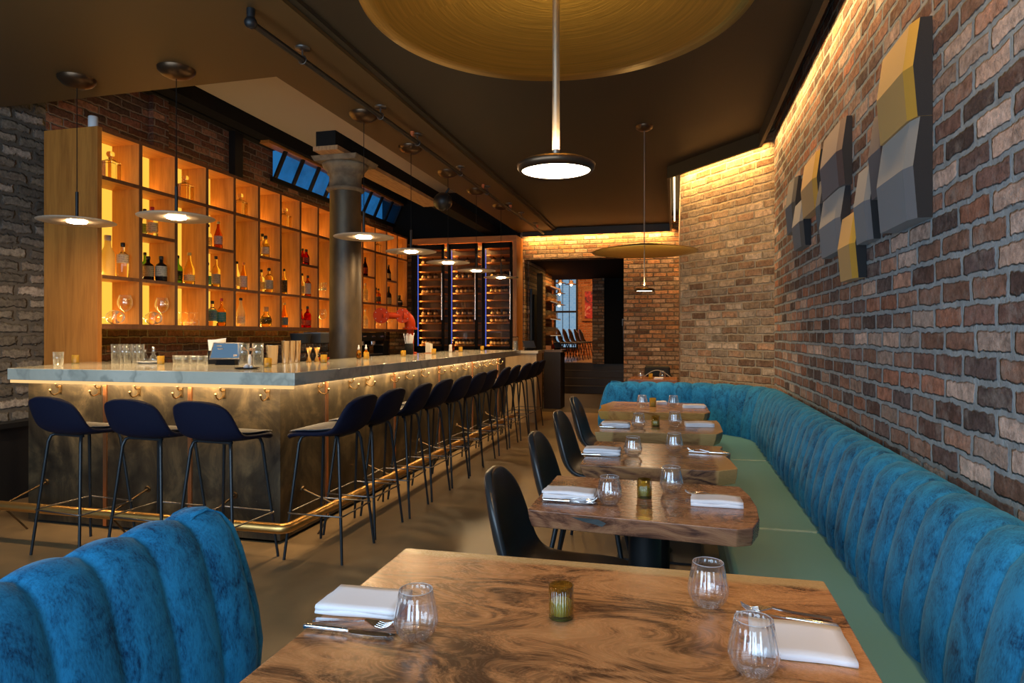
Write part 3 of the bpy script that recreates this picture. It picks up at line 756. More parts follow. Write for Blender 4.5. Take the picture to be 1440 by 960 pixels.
tumbler('right tumbler on the table beyond the banquette', -.16, 8.28)

CANDLE = {}
def candle(label, x, y, z, group, cup='amber'):
    t = thing('candle_holder', label, 'candle', (x,y,z), 0, group)
    if cup not in CANDLE:
        a = MB().lathe([(.0235,0),(.0245,.004),(.0245,.062),(.0228,.0625),(.0228,.008),(.001,.008)], 30).build('cup', M[cup], t)
        b = MB().solid([(.0215,.0085),(.0215,.031),(.018,.033),(.004,.0325)], 24).build('wax', M['wax'], t)
        c = MB().solid([(.0238,.0002),(.0238,.003)], 30).build('base', pbr('candle_base', (.05,.05,.02), .2), t)
        CANDLE[cup] = (a.data, b.data, c.data)
    else:
        for n_, me in zip(('cup','wax','base'), CANDLE[cup]):
            o = bpy.data.objects.new(n_, me); COL.objects.link(o); o.parent = t
    return t
G = 'candles on the dining tables'
candle('green glass candle holder in the middle of the nearest table', -.216, 1.245, ZT, G)
candle('green glass candle holder on the second table from the front', -.102, 2.225, ZT, G)
candle('green glass candle holder on the fourth table from the front', -.116, 3.967, ZT, G)
candle('amber glass candle holder on the fifth table from the front', -.169, 5.073, ZT, G, 'amberglow')
candle('amber glass candle holder on the table beyond the banquette', -.30, 8.22, ZT, G, 'amberglow')

def napkin(label, x, y, rz, sx, sy, layers, z=ZT, lh=.0085):
    b = MB(); r = random.Random(int(x*1000)); zz = 0
    for i in range(layers):
        dx, dy = r.uniform(-.004,.004), r.uniform(-.005,.005)
        n = 9; rows = []
        # a folded layer: rounded at the folded near edge, slightly wavy on top
        prof = [(-sy/2+.001, .0006), (-sy/2-.002, lh*.5), (-sy/2+.001, lh*.95)] + [(-sy/2+sy*j/6, lh*(1-.12*math.sin(PI*j/6))) for j in range(1,7)] + [(sy/2+.001, lh*.5), (sy/2, .0004)]
        for k in range(n):
            u = k/(n-1)-.5
            sag = .0012*math.cos(u*7+i*2+x*30)
            rows.append([(u*sx+dx + (.003 if p[0] > 0 else 0)*math.sin(u*9), p[0]+dy+.0025*math.sin(u*6+i), zz+max(.0003,p[1]+(sag if p[1] > lh*.4 else 0))) for p in prof])
        b.grid(rows); m_ = len(prof)
        base = len(b.v)-n*m_
        b.f.append(tuple(base+i2 for i2 in range(m_))[::-1]); b.sm.append(False)
        b.f.append(tuple(base+(n-1)*m_+i2 for i2 in range(m_))); b.sm.append(False)
        zz += lh*.93
    o = b.build('napkin', M['napkin']); o.location = (x,y,z); o.rotation_euler = (0,0,rz)
    return tag(o, label, 'napkin', 'folded white napkins')
napkin('folded white napkin left on the nearest table, above the fork', -.605, 1.195, .05, .165, .105, 2, lh=.010)
napkin('folded white napkin right on the nearest table, beside the tumbler', .215, 1.235, -.04, .165, .135, 1, lh=.012)
napkin('folded white napkin at the left end of the second table', -.345, 2.165, -.02, .175, .085, 3, lh=.0095)
napkin('folded white napkin at the right end of the second table', .125, 2.195, -.02, .160, .085, 2, lh=.0115)
napkin('folded white napkin at the left end of the third table', -.325, 2.99, .03, .165, .085, 3, lh=.0105)
napkin('folded white napkin at the left end of the fourth table', -.345, 3.885, .05, .165, .085, 3, lh=.0095)
napkin('folded white napkin at the right end of the fourth table', .135, 4.025, .12, .165, .085, 2, lh=.013)
napkin('small folded napkin beside the candle on the fifth table', -.11, 5.235, .05, .08, .08, 2, lh=.012)
napkin('folded napkin at the right end of the fifth table', .132, 5.03, .06, .165, .085, 2, lh=.012)
napkin('folded napkin between the tumblers on the table beyond the banquette', -.20, 8.16, 0, .11, .08, 2, lh=.011)

def fork(label, x, y, rz, z=ZT):
    L = .165; b = MB()
    # curved strip, handle to neck
    pts = [(-L/2,.0015,.0065),(-L/4,.0035,.0050),(0,.0060,.0026),(.025,.0095,.0024),(.042,.0075,.0080),(.05,.0065,.0108)]
    rows = []
    for px, pz, hw in pts: rows.append([(px,-hw,pz),(px,hw,pz),(px,hw,pz+.0016),(px,-hw,pz+.0016)])
    b.grid(rows, smooth=False, closed=True); b.add(rows[0], [(0,1,2,3)])
    for k in range(4):
        yy = -.0086+.00573*k
        b.tube([(.049,yy,.0073),(.062,yy,.0055),(.074,yy,.0080),(.083,yy,.0125)], [.0016,.0016,.0013,.0006], 6)
    b.v = [(x_,y_*1.15,z_*1.5) for x_,y_,z_ in b.v]; o = b.build('fork', M['steel']); o.location = (x,y,z); o.rotation_euler = (0,0,rz)
    return tag(o, label, 'fork', 'forks on the tables')
def knife(label, x, y, rz, z=ZT):
    b = MB(); L = .18
    b.tube([(-L/2,0,.0042),(-L/2+.004,0,.0042),(-.01,0,.0042),(0,0,.0042)], [.0022,.0040,.0036,.0026], 10)
    rows = []
    for px, y0, y1 in ((-.002,-.0025,.0025),(.012,-.0062,.0045),(.05,-.0072,.0045),(.078,-.0048,.0045),(.09,.0020,.0045)):
        rows.append([(px,y0,.0034),(px,y1,.0028),(px,y1,.0048),(px,y0,.0038)])
    b.grid(rows, smooth=False, closed=True)
    b.v = [(x_,y_*1.2,z_*1.5) for x_,y_,z_ in b.v]; o = b.build('knife', M['steel']); o.location = (x,y,z); o.rotation_euler = (0,0,rz)
    return tag(o, label, 'knife', 'knives on the tables')
fork('steel fork below the left napkin on the nearest table', -.588, 1.108, -.02)
knife('steel knife at the left end of the nearest table, in front of the fork', -.582, 1.077, .03)
fork('steel fork above the right napkin on the nearest table', .208, 1.352, PI+.02)
knife('steel knife beside the right napkin on the nearest table, crossing the fork', .205, 1.330, PI-.17)
fork('fork in front of the left napkin on the second table', -.33, 2.108, -.03)
knife('knife in front of the left napkin on the second table', -.335, 2.090, .0)
fork('fork behind the right napkin on the second table', .115, 2.285, PI+.02)
knife('knife in front of the left napkin on the third table', -.325, 2.925, .02)
fork('fork at the right of the third table', .135, 3.125, PI-.18)
knife('knife at the right of the third table, crossing the fork', .15, 3.112, PI-.12)
knife('knife in front of the left napkin on the fourth table', -.345, 3.822, .04)
# ------------------------------------------------------------------ the bar
bar = thing('bar_counter', 'long L-shaped bar with grey marble top, aged brass front and brass foot rail', 'bar', (-2.4,3.55,0))
B = dict(parent=bar, absolute=True)
MB().prism([(-4.22,3.28),(-2.11,3.28),(-2.11,8.85),(-2.95,8.85),(-2.95,4.24),(-4.6,4.24)], 1.005, 1.08).build('countertop', M['marble'], **B, bevel=.005)
MB().box(-4.34,-2.41,3.56,4.18,0,1.0).box(-2.88,-2.41,3.56,8.68,0,1.0).build('cabinet_body', M['black'], **B)
xs = [-4.36,-3.70,-3.03,-2.375]
for a, b in zip(xs, xs[1:]): MB().box(a+.001, b-.001, 3.536, 3.562, .02, 1.004).build('front_panel', M['aged'], **B)
ys = [3.536,4.08,5.21,6.31,7.44,8.58,8.70]
for a, b in zip(ys, ys[1:]): MB().box(-2.401, -2.375, a+.001, b-.001, .02, 1.004).build('front_panel', M['aged'], **B)
for x in xs[1:-1]: MB().box(x-.014, x+.014, 3.526, 3.537, .02, 1.0).build('seam_strip', M['copper'], **B)
for y in ys[1:-1]: MB().box(-2.376, -2.365, y-.014, y+.014, .02, 1.0).build('seam_strip', M['copper'], **B)
MB().box(-4.21,-2.13,3.292,3.306,.985,1.004).build('lit_apron', M['apronglow'], **B)  # apron strip, not a lamp: its lit look is painted as glow
# hooks
hk = MB().box(-.012,.012,-.005,0,-.03,.03)
hk.tube([(0,-.004,.018),(0,-.022,.014),(0,-.034,.024),(0,-.036,.036)], [.0045]*4, 8).ball((0,-.036,.039), .008, 8, 6)
hk.tube([(0,-.004,-.012),(0,-.026,-.030),(0,-.052,-.034),(0,-.070,-.022),(0,-.076,-.004)], [.005]*5, 8).ball((0,-.076,0), .0085, 8, 6)
h0 = None
for i, x in enumerate((-4.08,-3.75,-3.43,-3.10,-2.78,-2.46)):
    if h0 is None: h0 = hk.build('hook', pbr('antique_brass', (.34,.23,.11), .3, metal=1), bar); o = h0
    else: o = h0.copy(); COL.objects.link(o)
    o.parent = bar; o.location = (x+2.4, 3.536-3.55, .925)
for y in (3.98,4.41,4.68,5.14,5.46,5.83,6.28,6.67,7.07,7.5,7.93,8.26,8.56):
    o = h0.copy(); COL.objects.link(o); o.parent = bar; o.location = (-2.375+2.4, y-3.55, .925); o.rotation_euler = (0,0,PI/2)
# foot rail
cr = [(-2.133-.05+.05*math.sin(a), 3.23+.05-.05*math.cos(a), .2) for a in (0,.4,.8,1.2,PI/2)]
rail = MB().tube([(-4.75,3.23,.2)]+cr+[(-2.133,8.72,.2)], .029, 18).build('foot_rail', M['brass'], **B)
def bracket(p, q, foot):
    b = MB(); b.tube([p, q], .0065, 8)
    n = (Vector(q)-Vector(p)).normalized()
    b.tube([Vector(p)-n*.002, Vector(p)+n*.008], .022, 14)
    b.tube([q, foot], .006, 8)
    o = b.build('bracket', pbr('dull_brass', (.13,.09,.05), .5, metal=1), bar, absolute=True); o.parent = rail
for x in (-4.2,-3.36,-2.70): bracket((x,3.536,.285),(x,3.23,.2),(x,3.40,.0))
for y in (3.78,4.65,5.76,6.87,8.0): bracket((-2.375,y,.285),(-2.133,y,.2),(-2.26,y,.0))

# ------------------------------------------------------------------ bar stools
SP = [(.215,.705),(.19,.728),(.11,.738),(.02,.735),(-.07,.732),(-.135,.740),(-.172,.770),(-.195,.818),(-.212,.865),(-.224,.91),(-.229,.935),(-.231,.948)]
SW = [.15,.185,.20,.205,.205,.205,.203,.198,.190,.176,.145,.085]
SC = [(-.01,-.004),(-.01,0),(0,.006),(0,.01),(.01,.02),(.03,.022),(.045,.012),(.05,0),(.045,-.004),(.035,-.006),(.015,-.006),(0,-.003)]
def bar_stool(label, x, y, rz, group):
    t = thing('bar_stool', label, 'stool', (x,y,0), rz, group)
    soft(shell(SP, SW, SC).build('seat_shell', M['navy'], t), .030, 2, -1)
    rows = []
    for (sx, sz), w_, (a, b_) in list(zip(SP, SW, SC))[1:6]:
        rows.append([(sx + a*(abs(k/8*2-1)**2.5), (k/8*2-1)*w_*.97, sz + .0025 + b_*(abs(k/8*2-1)**2.5)) for k in range(9)])
    soft(MB().grid(rows).build('lit_seat_top', M['seat_lit'], t), .008, 1, 1)  # lit top of the shell, added as a paler layer
    for sx in (1,-1):
        for sy in (1,-1):
            MB().tube([(sx*.10,sy*.115,.706),(sx*.118,sy*.125,.700),(sx*.128,sy*.135,.665),(sx*.185,sy*.20,0)], [.0095,.0095,.0095,.008], 10).build('leg', M['leg'], t)
    z = .265; q = .6+.4*0
    fx, fy = .128+(.185-.128)*(1-z/.665), .135+(.20-.135)*(1-z/.665)
    r_ = .012
    MB().tube([(fx+r_,-fy,z),(fx+r_,fy,z),(fx,fy+r_,z),(-fx,fy+r_,z),(-fx-r_,fy,z),(-fx-r_,-fy,z),(-fx,-fy-r_,z),(fx,-fy-r_,z)], .0048, 8, closed=True).build('footrest', pbr('footrest_steel', (.20,.19,.18), .3, metal=.9), t)
    MB().tube([(.10,-.115,.704),(.10,.115,.704)], .008, 8).tube([(-.10,-.115,.704),(-.10,.115,.704)], .008, 8).tube([(-.10,0,.703),(.10,0,.703)], .008, 8).build('frame', M['leg'], t)
    return t
gs, gl = 'bar stools at the short front of the bar', 'bar stools along the long side of the bar'
s0 = bar_stool('navy bar stool at the short bar front, nearest the stone wall', -3.47, 3.17, PI/2-.10, gs)
dup(s0, (-2.93,3.17,0), PI/2-.04, 'navy bar stool in the middle of the three at the short bar front', gs)
dup(s0, (-2.47,3.17,0), PI/2-.06, 'navy bar stool at the short bar front, nearest the bar corner', gs)
for i, y in enumerate((3.50,3.965,4.44,4.91,5.38,5.86,6.33,6.87,7.36,7.88,8.40,8.86)):
    lab = f'navy bar stool, {ORD[i]} from the bar corner along the long side'
    if i == 11: lab = 'navy bar stool, last and farthest along the long side of the bar'
    dup(s0, (-2.015 + R.uniform(-.012,.012), y, 0), PI + (.0 if i == 0 else R.uniform(-.05,.05)), lab, gl)

# ------------------------------------------------------------------ back bar shelving
X0, X1 = -4.815, -4.53
Y0, PT, NB = 4.27, .4137, 15
sh = thing('back_bar_shelf', 'tall oak pigeonhole shelf glowing amber from behind, full of bottles behind the bar', 'shelf', (-4.67,4.27,0))
H_ = dict(parent=sh, absolute=True)
MB().box(-5.075, X1, 4.248, 4.292, 0, 2.985).build('side_panel', M['oakv'], **H_, bevel=.002)
for k in range(1, NB+1): MB().box(X0, X1, Y0+PT*k-.0175, Y0+PT*k+.0175, 1.385, 2.955).build('divider', M['oakv'], **H_)
YE = Y0+PT*NB+.0175
for n_, z0, z1 in (('bottom_board',1.345,1.385),('shelf_board',1.758,1.785),('shelf_board',2.566,2.595),('top_board',2.955,2.985)):
    MB().box(X0, X1+.002, 4.292, YE, z0, z1).build(n_, M['oaky'], **H_)
for k in range(1, NB, 2): MB().box(X0, X1, Y0+PT*k+.0175, Y0+PT*(k+1)-.0175, 2.158, 2.185).build('half_board', M['oaky'], **H_)
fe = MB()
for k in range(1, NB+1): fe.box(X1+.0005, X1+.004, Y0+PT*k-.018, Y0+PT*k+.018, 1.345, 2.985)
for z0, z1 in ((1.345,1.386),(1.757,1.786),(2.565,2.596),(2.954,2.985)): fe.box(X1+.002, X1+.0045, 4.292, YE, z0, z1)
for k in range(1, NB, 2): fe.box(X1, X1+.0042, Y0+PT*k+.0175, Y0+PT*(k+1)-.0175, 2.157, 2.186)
fe.build('edge_shade', M['oakedge'], **H_)  # dark strips laid over the board fronts as painted shade
MB().box(X0-.03, X0-.002, 4.292, YE, 1.36, 2.97).build('backlit_panel', M['backlit'], **H_)

bk = thing('back_counter', 'dark low back counter running under the glowing shelf', 'counter', (-4.7,7.3,0))
MB().box(-5.07,-4.40,4.32,10.42,0,.90).build('cabinet_body', M['black'], bk, absolute=True)
MB().box(-5.07,-4.36,4.32,10.42,.90,.94).build('worktop', pbr('dark_stone', (.05,.045,.04), .25), bk, absolute=True)

def ushelf(u, X):
    """how far along the shelf wall a sight line at this bearing meets the plane X"""
    k = (u-720)/910; c, s = math.cos(TH), math.sin(TH)
    return X*(k*s+c)/(k*c-s)

# ------------------------------------------------------------------ bottles
GLS = {'clear': (.98,.96,.86), 'amber': (.93,.66,.26), 'rum': (.66,.28,.06), 'dark': (.10,.05,.03), 'black': (.02,.02,.025), 'green': (.30,.50,.12), 'red': (.62,.06,.03), 'cloudy': (.85,.75,.48), 'orange': (.92,.55,.2), 'gold': (.95,.84,.50)}
CAPS = {'black': (.012,.012,.012), 'red': (.5,.03,.02), 'cork': (.40,.22,.10), 'orange': (.7,.22,.03), 'gold': (.6,.42,.12), 'white': (.7,.68,.62), 'glass': None}
LBL = {'white': (.95,.86,.64), 'cream': (.90,.74,.42), 'teal': (.06,.30,.33), 'blue': (.10,.24,.40), 'green': (.22,.40,.14), 'red': (.55,.07,.04), 'dark': (.06,.06,.05), 'grey': (.60,.56,.44), 'yellow': (.75,.52,.1)}
def labelmat(c):
    n_ = 'label_'+c
    if n_ in _cache: return _cache[n_]
    m, nt, out = newmat(n_)
    co = objco(nt); sp = nd(nt, 'ShaderNodeSeparateXYZ', None, Vector=co)
    st = mth(nt, 'FRACT', mth(nt, 'MULTIPLY', sp.outputs[2], 55.0))
    nz = noise(nt, scl(nt, co, (1,1,.2)), 160, 2)
    k = mth(nt, 'MULTIPLY', mth(nt, 'GREATER_THAN', st, .62), mth(nt, 'GREATER_THAN', nz, .47))
    base = LBL[c]; ink = (.09,.07,.05) if sum(base) > .9 else (.6,.5,.3)
    col = mixc(nt, mth(nt, 'MULTIPLY', k, .5), base, ink)
    d = nd(nt, 'ShaderNodeBsdfDiffuse', None, Color=col); tr = nd(nt, 'ShaderNodeBsdfTranslucent', None, Color=col)
    x = nd(nt, 'ShaderNodeMixShader', None, _0=.6, _1=d.outputs[0], _2=tr.outputs[0]); nt.links.new(x.outputs[0], out.inputs[0])
    _cache[n_] = m; return m
SH = {'tall': [(.85,0),(1,.02),(1,.54),(.85,.61),(.40,.69),(.33,.76),(.31,.94)], 'gin': [(.9,0),(1,.03),(1,.58),(.82,.67),(.38,.73),(.33,.78),(.33,.92)],
      'slim': [(.9,0),(1,.02),(1,.48),(.72,.61),(.42,.74),(.34,.82),(.33,.95)], 'round': [(.7,0),(1,.12),(1.05,.30),(.85,.52),(.45,.62),(.40,.82)], 'jug': [(.9,0),(1,.03),(1,.50),(.9,.60),(.5,.72),(.42,.9)]}
def bottle(label, x, y, z, h, r, shape='tall', col='clear', lab='white', cap='black', lz=(.16,.46), group='bottles on the glowing shelf'):
    t = thing('bottle', label, 'bottle', (x,y,z), R.uniform(-.4,.4), group)
    p = SH[shape]
    gm = realglass('bottle_'+col, GLS[col]) if col not in ('black','cloudy') else glassy('bottle_'+col, GLS[col], .9, body=.5, bodycol=GLS[col])
    MB().lathe([(.001,.001)]+[(a*r, b*h) for a, b in p], 18).build('body', gm, t)
    nr = p[-1][0]*r; nz_ = p[-1][1]*h
    MB().solid([(nr*1.15,nz_-.012),(nr*1.2,nz_),(nr*1.2,h-.003),(nr*1.0,h)], 14).build('cap', pbr('cap_'+cap, CAPS[cap], .4), t)
    if lab: MB().lathe([(r*1.012, h*lz[0]),(r*1.012, h*lz[1])], 18).build('label', labelmat(lab), t)
    return t
RZ = {'top': 2.595, 'upper': 2.185, 'tall': 1.785, 'lower': 1.785, 'bottom': 1.385}
BAY = lambda n: ORD[n-1]+' bay from left'
ROWNAME = {'top':'top row','upper':'upper middle shelf','tall':'tall middle space','lower':'lower middle shelf','bottom':'bottom row'}
PUT = []
def put(n, row, u, desc, h, r, **k):
    X = k.pop('X', -4.63)
    PUT.append([n, row, X, ushelf(u, X), desc, h, r, k])
put(1,'tall',152,'large frosted white bottle',.36,.055,shape='jug',col='cloudy',lab=None,cap='white',X=-4.70)
put(1,'tall',172,'clear bottle with white label and black cap',.305,.046,shape='gin',col='clear',lab='white',lz=(.42,.66))
put(2,'upper',204,'pale bottle with green label, behind a lamp',.26,.044,col='clear',lab='green',X=-4.70)
put(2,'upper',213.5,'cream labelled bottle with red neck behind a lamp',.27,.048,shape='gin',col='clear',lab='cream',cap='red',X=-4.61)
put(2,'lower',204,'green bottle at the back',.27,.038,shape='tall',col='green',lab=None,cap='black',X=-4.74)
put(2,'lower',209.5,'dark squat gin bottle with pale pointed label',.225,.050,shape='gin',col='black',lab='cream',lz=(.18,.6),X=-4.66)
put(2,'lower',225,'dark squat gin bottle with square white label',.235,.050,shape='gin',col='black',lab='white',lz=(.2,.6),X=-4.61)
put(3,'tall',251.5,'green bottle with dark label',.28,.044,shape='tall',col='green',lab='dark',X=-4.68)
put(3,'tall',264.5,'tall clear bottle with cream label',.315,.050,shape='slim',col='gold',lab='cream',cap='gold',lz=(.12,.3))
put(4,'upper',293,'pale bottle with cream label',.25,.036,col='clear',lab='cream',X=-4.68)
put(4,'upper',307,'red brown bottle with white label',.285,.042,shape='slim',col='rum',lab='white',cap='gold',X=-4.60)
put(4,'lower',293.5,'clear bottle at the back with teal label',.26,.038,col='clear',lab='teal',X=-4.70)
put(4,'lower',302.5,'clear bottle with broad grey label and black cap',.325,.044,shape='tall',col='gold',lab='grey',lz=(.12,.42))
put(4,'bottom',298.5,'clear bottle with blue label',.26,.046,shape='gin',col='clear',lab='blue',lz=(.22,.6))
put(4,'bottom',311.5,'pale bottle with teal label and red cap',.29,.044,shape='tall',col='amber',lab='teal',cap='red',lz=(.16,.5),X=-4.60)
put(5,'tall',333,'clear bottle with white label',.315,.038,shape='slim',col='clear',lab='white',X=-4.67)
put(5,'tall',342.5,'clear bottle with white label and orange neck',.30,.040,shape='slim',col='amber',lab='white',cap='orange',lz=(.1,.5),X=-4.58)
put(5,'bottom',338.5,'tall cloudy bottle with pale label and black cap',.315,.046,shape='slim',col='cloudy',lab='white',lz=(.1,.36))
put(6,'upper',369,'clear bottle with yellow label',.285,.044,shape='gin',col='clear',lab='yellow',X=-4.66)
put(6,'upper',374.5,'stout clear bottle with white label',.25,.045,shape='jug',col='gold',lab='white',X=-4.57)
put(6,'lower',367.5,'clear bottle with striped label',.27,.040,shape='gin',col='clear',lab='cream',X=-4.68)
put(6,'lower',378.5,'stout clear bottle with grey label',.285,.048,shape='gin',col='gold',lab='grey',lz=(.15,.5),X=-4.58)
put(6,'bottom',374,'squat round amber bottle with dark cork',.235,.062,shape='round',col='gold',lab='dark',cap='cork',lz=(.2,.42))
put(7,'tall',399.5,'clear bottle with dark patterned label',.315,.038,shape='tall',col='gold',lab='dark',lz=(.1,.55))
put(7,'bottom',400,'orange bottle with bright blue label',.30,.042,shape='slim',col='orange',lab='blue',cap='gold',lz=(.1,.4))
put(8,'upper',425.5,'red bottle with dark label',.22,.036,shape='gin',col='red',lab='dark',X=-4.66)
put(8,'upper',430.5,'small red bottle',.20,.040,shape='jug',col='red',lab='red',X=-4.58)
put(8,'lower',425.5,'clear bottle with grey label',.30,.040,shape='tall',col='clear',lab='grey',X=-4.66)
put(8,'lower',433.5,'brown bottle with white label',.27,.042,shape='gin',col='rum',lab='white',lz=(.12,.62),X=-4.57)
put(8,'bottom',424.5,'red bottle with white label',.24,.036,shape='slim',col='red',lab='white',X=-4.66)
put(8,'bottom',432.5,'dark red bottle with red label',.275,.046,shape='gin',col='red',lab='red',cap='black',lz=(.12,.34),X=-4.58)
put(12,'upper',513.5,'bottle with red label and dark neck',.30,.042,shape='slim',col='dark',lab='red')
put(12,'lower',513.5,'white bottle with cream label',.30,.042,shape='gin',col='cloudy',lab='cream',cap='white')
put(12,'bottom',513.5,'white labelled bottle',.30,.042,shape='tall',col='cloudy',lab='white',cap='white')
put(13,'tall',529.5,'dark bottle with red and white label',.26,.040,shape='gin',col='rum',lab='white')
put(13,'tall',533,'amber bottle with dark label',.24,.040,shape='gin',col='amber',lab='dark',X=-4.57)
put(14,'upper',546.5,'dark bottle with cream label',.27,.042,shape='slim',col='dark',lab='cream')
put(14,'lower',546.5,'dark bottle with pale pointed label',.31,.048,shape='tall',col='black',lab='cream',lz=(.05,.4))
put(15,'tall',561.5,'dark round bottle with white label',.19,.055,shape='round',col='black',lab='white')

for it in range(60):                                                   # keep neighbours in one bay from touching
    for a in PUT:
        lo, hi = Y0+PT*(a[0]-1)+.021+a[6]*1.05, Y0+PT*a[0]-.021-a[6]*1.05
        if a[0] == 1: lo += .008
        a[3] = min(max(a[3], lo), hi); a[2] = min(max(a[2], X0+.004+a[6]), X1-.006-a[6])
        for b in PUT:
            if a is b or a[0] != b[0] or a[1] != b[1]: continue
            dx, dy = b[2]-a[2], b[3]-a[3]; d = math.hypot(dx, dy); need = (a[6]+b[6])*1.06+.004
            if d < need:
                q = (need-d)*.3; b[2] += dx/d*q; b[3] += dy/d*q; a[2] -= dx/d*q; a[3] -= dy/d*q
for n, row, X, Y, desc, h, r, k in PUT:
    bottle(f'{desc}, {ROWNAME[row]}, {BAY(n)}', X, Y, RZ[row]+.001, h, r, **k)

# square decanters on the top row
def decanter(label, x, y, z, k=1.0):
    t = thing('decanter', label, 'decanter', (x,y,z), .1, 'square decanters on the top row')
    r = .056*k
    gm = realglass('decanter_glass', (.97,.94,.82))
    b = MB().prism([(-r,-r),(r,-r),(r,r),(-r,r)], 0, .155*k, None)
    b.add([(-r,-r,.155*k),(r,-r,.155*k),(r,r,.155*k),(-r,r,.155*k),(-.02*k,-.02*k,.178*k),(.02*k,-.02*k,.178*k),(.02*k,.02*k,.178*k),(-.02*k,.02*k,.178*k)], [(0,1,5,4),(1,2,6,5),(2,3,7,6),(3,0,4,7)])
    b.build('body', gm, t, bevel=.004)
    MB().lathe([(.017*k,.172*k),(.017*k,.196*k),(.024*k,.200*k)], 16).build('neck', gm, t)
    MB().solid([(.014*k,.198*k),(.030*k,.208*k),(.034*k,.226*k),(.028*k,.240*k),(.012*k,.246*k)], 12).build('stopper', gm, t)
for n, u in ((1,155.5),(3,260.5),(5,338),(7,401),(13,531),(15,561)):
    decanter(f'clear square decanter, top row of the {BAY(n)}', -4.62, ushelf(u, -4.62), 2.596, 1.0 if n < 10 else .85)

# stemware in the shelf
def stemmed(label, x, y, z, kind, rz=0, lie=False, group='glasses in the glowing shelf'):
    P_ = {'balloon': [(.036,0),(.03,.003),(.005,.008),(.0045,.10),(.012,.112),(.042,.135),(.060,.172),(.058,.205),(.044,.252)],
          'coupe': [(.03,0),(.005,.006),(.004,.09),(.02,.10),(.042,.125),(.046,.145)], 'flute': [(.03,0),(.005,.005),(.004,.09),(.016,.11),(.022,.16),(.02,.21)],
          'upturned': [(.04,0),(.038,.05),(.012,.068),(.006,.08),(.006,.115),(.03,.125),(.031,.128)]}[kind]
    b = MB().lathe([(.001,.0)]+P_+[(max(.001,r_-.0016), z_-.0004) for r_, z_ in P_[::-1] if z_ > (.105 if kind != 'upturned' else .2)] + ([(.001, P_[4][1]+.004)] if kind in ('balloon','coupe','flute') else [(.001, P_[-1][1])]), 20)
    if lie: b.tf(Matrix.Translation((0,0,.060)) @ Matrix.Rotation(PI/2, 4, 'Y') @ Matrix.Translation((0,0,-.12)))
    o = b.build('wine_glass', glassy('stem_glass', (.98,.97,.92), 2.0, rimw=.8)); o.location = (x,y,z); o.rotation_euler = (0,0,rz)
    return tag(o, label, 'glass', group)
for n in (1, 2):
    yb = Y0+PT*(n-1)+.03
    for dy, X, lie, d in ((.062,-4.735,False,'balloon glass standing at the back'),(.185,-4.672,True,'balloon glass lying with its rim facing out'),(.30,-4.61,False,'balloon glass standing in front')):
        stemmed(f'{d}, bottom row, {BAY(n)}', X, yb+dy, 1.386, 'balloon', 0, lie)
for i, u in enumerate((255,265,274)):
    stemmed(f'small upturned stemmed glass, {ORD[i]} of three in the bottom row of the third bay', -4.60, ushelf(u, -4.60), 1.386, 'upturned')
for i, (u, X) in enumerate(((450.5,-4.66),(454,-4.60),(457.5,-4.57))):
    stemmed(f'slim flute glass, {ORD[i]} of three in the tall space of the ninth bay', X, ushelf(u, X), 1.786, 'flute')
stemmed('stemmed glass in the bottom row of the ninth bay from the left', -4.60, ushelf(453,-4.60), 1.386, 'balloon')
for i, u in enumerate((530,535)): stemmed(f'stemmed glass, {ORD[i]} of two in the bottom row of the thirteenth bay', -4.6, ushelf(u,-4.6), 1.386, 'coupe')
stemmed('stemmed glass in the bottom row of the fourteenth bay from the left', -4.6, ushelf(548,-4.6), 1.386, 'coupe')

# white speaker on top of the shelf
sp_ = thing('rounded_box', 'small white rounded box standing on top of the shelf near the stone wall', 'box', (-4.66,4.33,2.9855))
MB().solid([(.034,0),(.036,.004),(.036,.106),(.032,.112)], 24).build('shell', M['white'], sp_)
MB().lathe([(.0363,.012),(.0363,.018)], 24).build('base_ring', pbr('grey_ring', (.3,.3,.3), .5), sp_)
# ------------------------------------------------------------------ things on the bar counter
ZB = 1.0805
GC = 'candles on the bar counter'
for lab, x, y in (('amber candle holder on the bar, before the tall oak end panel', -4.45, 3.98),
                  ('amber candle holder on the short bar front, beside the row of low glasses', -3.66, 3.97),
                  ('amber candle holder on the bar corner, beside the small tray', -2.645, 3.80),
                  ('amber candle holder on the bar, between the jiggers and the column', -2.64, 4.50),
                  ('amber candle holder on the bar, just past the column by the dropper bottles', -2.65, 5.23),
                  ('amber candle holder on the bar, in front of the straw cup', -2.60, 5.92),
                  ('amber candle holder on the bar, in front of the upright menus', -2.59, 6.72),
                  ('amber candle holder on the bar, beside the small sauce bottle', -2.63, 7.76),
                  ('amber candle holder farthest along the bar, before the wine cabinet', -2.57, 8.50)):
    candle(lab, x, y, ZB, GC, 'amberglow')
def simple(name, label, cat, x, y, z, parts, rz=0, group=None):
    """parts: [(part name, MB, material)]; one part makes a single mesh"""
    if len(parts) == 1:
        o = parts[0][1].build(name, parts[0][2]); o.location = (x,y,z); o.rotation_euler = (0,0,rz); return tag(o, label, cat, group)
    t = thing(name, label, cat, (x,y,z), rz, group)
    for n_, b, m in parts: b.build(n_, m, t)
    return t
def wallglass(r0, r1, h, n=20): return MB().lathe([(.001,.004),(r0*.95,.003),(r0,0),(r1,h),(r1*.94,h),(r0*.93,.008),(.001,.008)], n)
pg = glassy('bar_glass', (.95,.97,.95), 2.0, body=.03, bodycol=(.75,.78,.74), rimw=.5)
simple('water_glass', 'plain water glass at the end of the bar by the stone wall', 'glass', -4.08, 3.52, ZB, [('g', wallglass(.028,.033,.10), pg)])
for i in range(5):
    simple('highball_glass', f'tall straight glass, {ORD[i]} from the oak panel in the row on the short bar', 'glass', -4.15+.058*i, 4.05+.02*(i%2), ZB, [('g', wallglass(.026,.029,.145), pg)], group='tall glasses on the short bar')
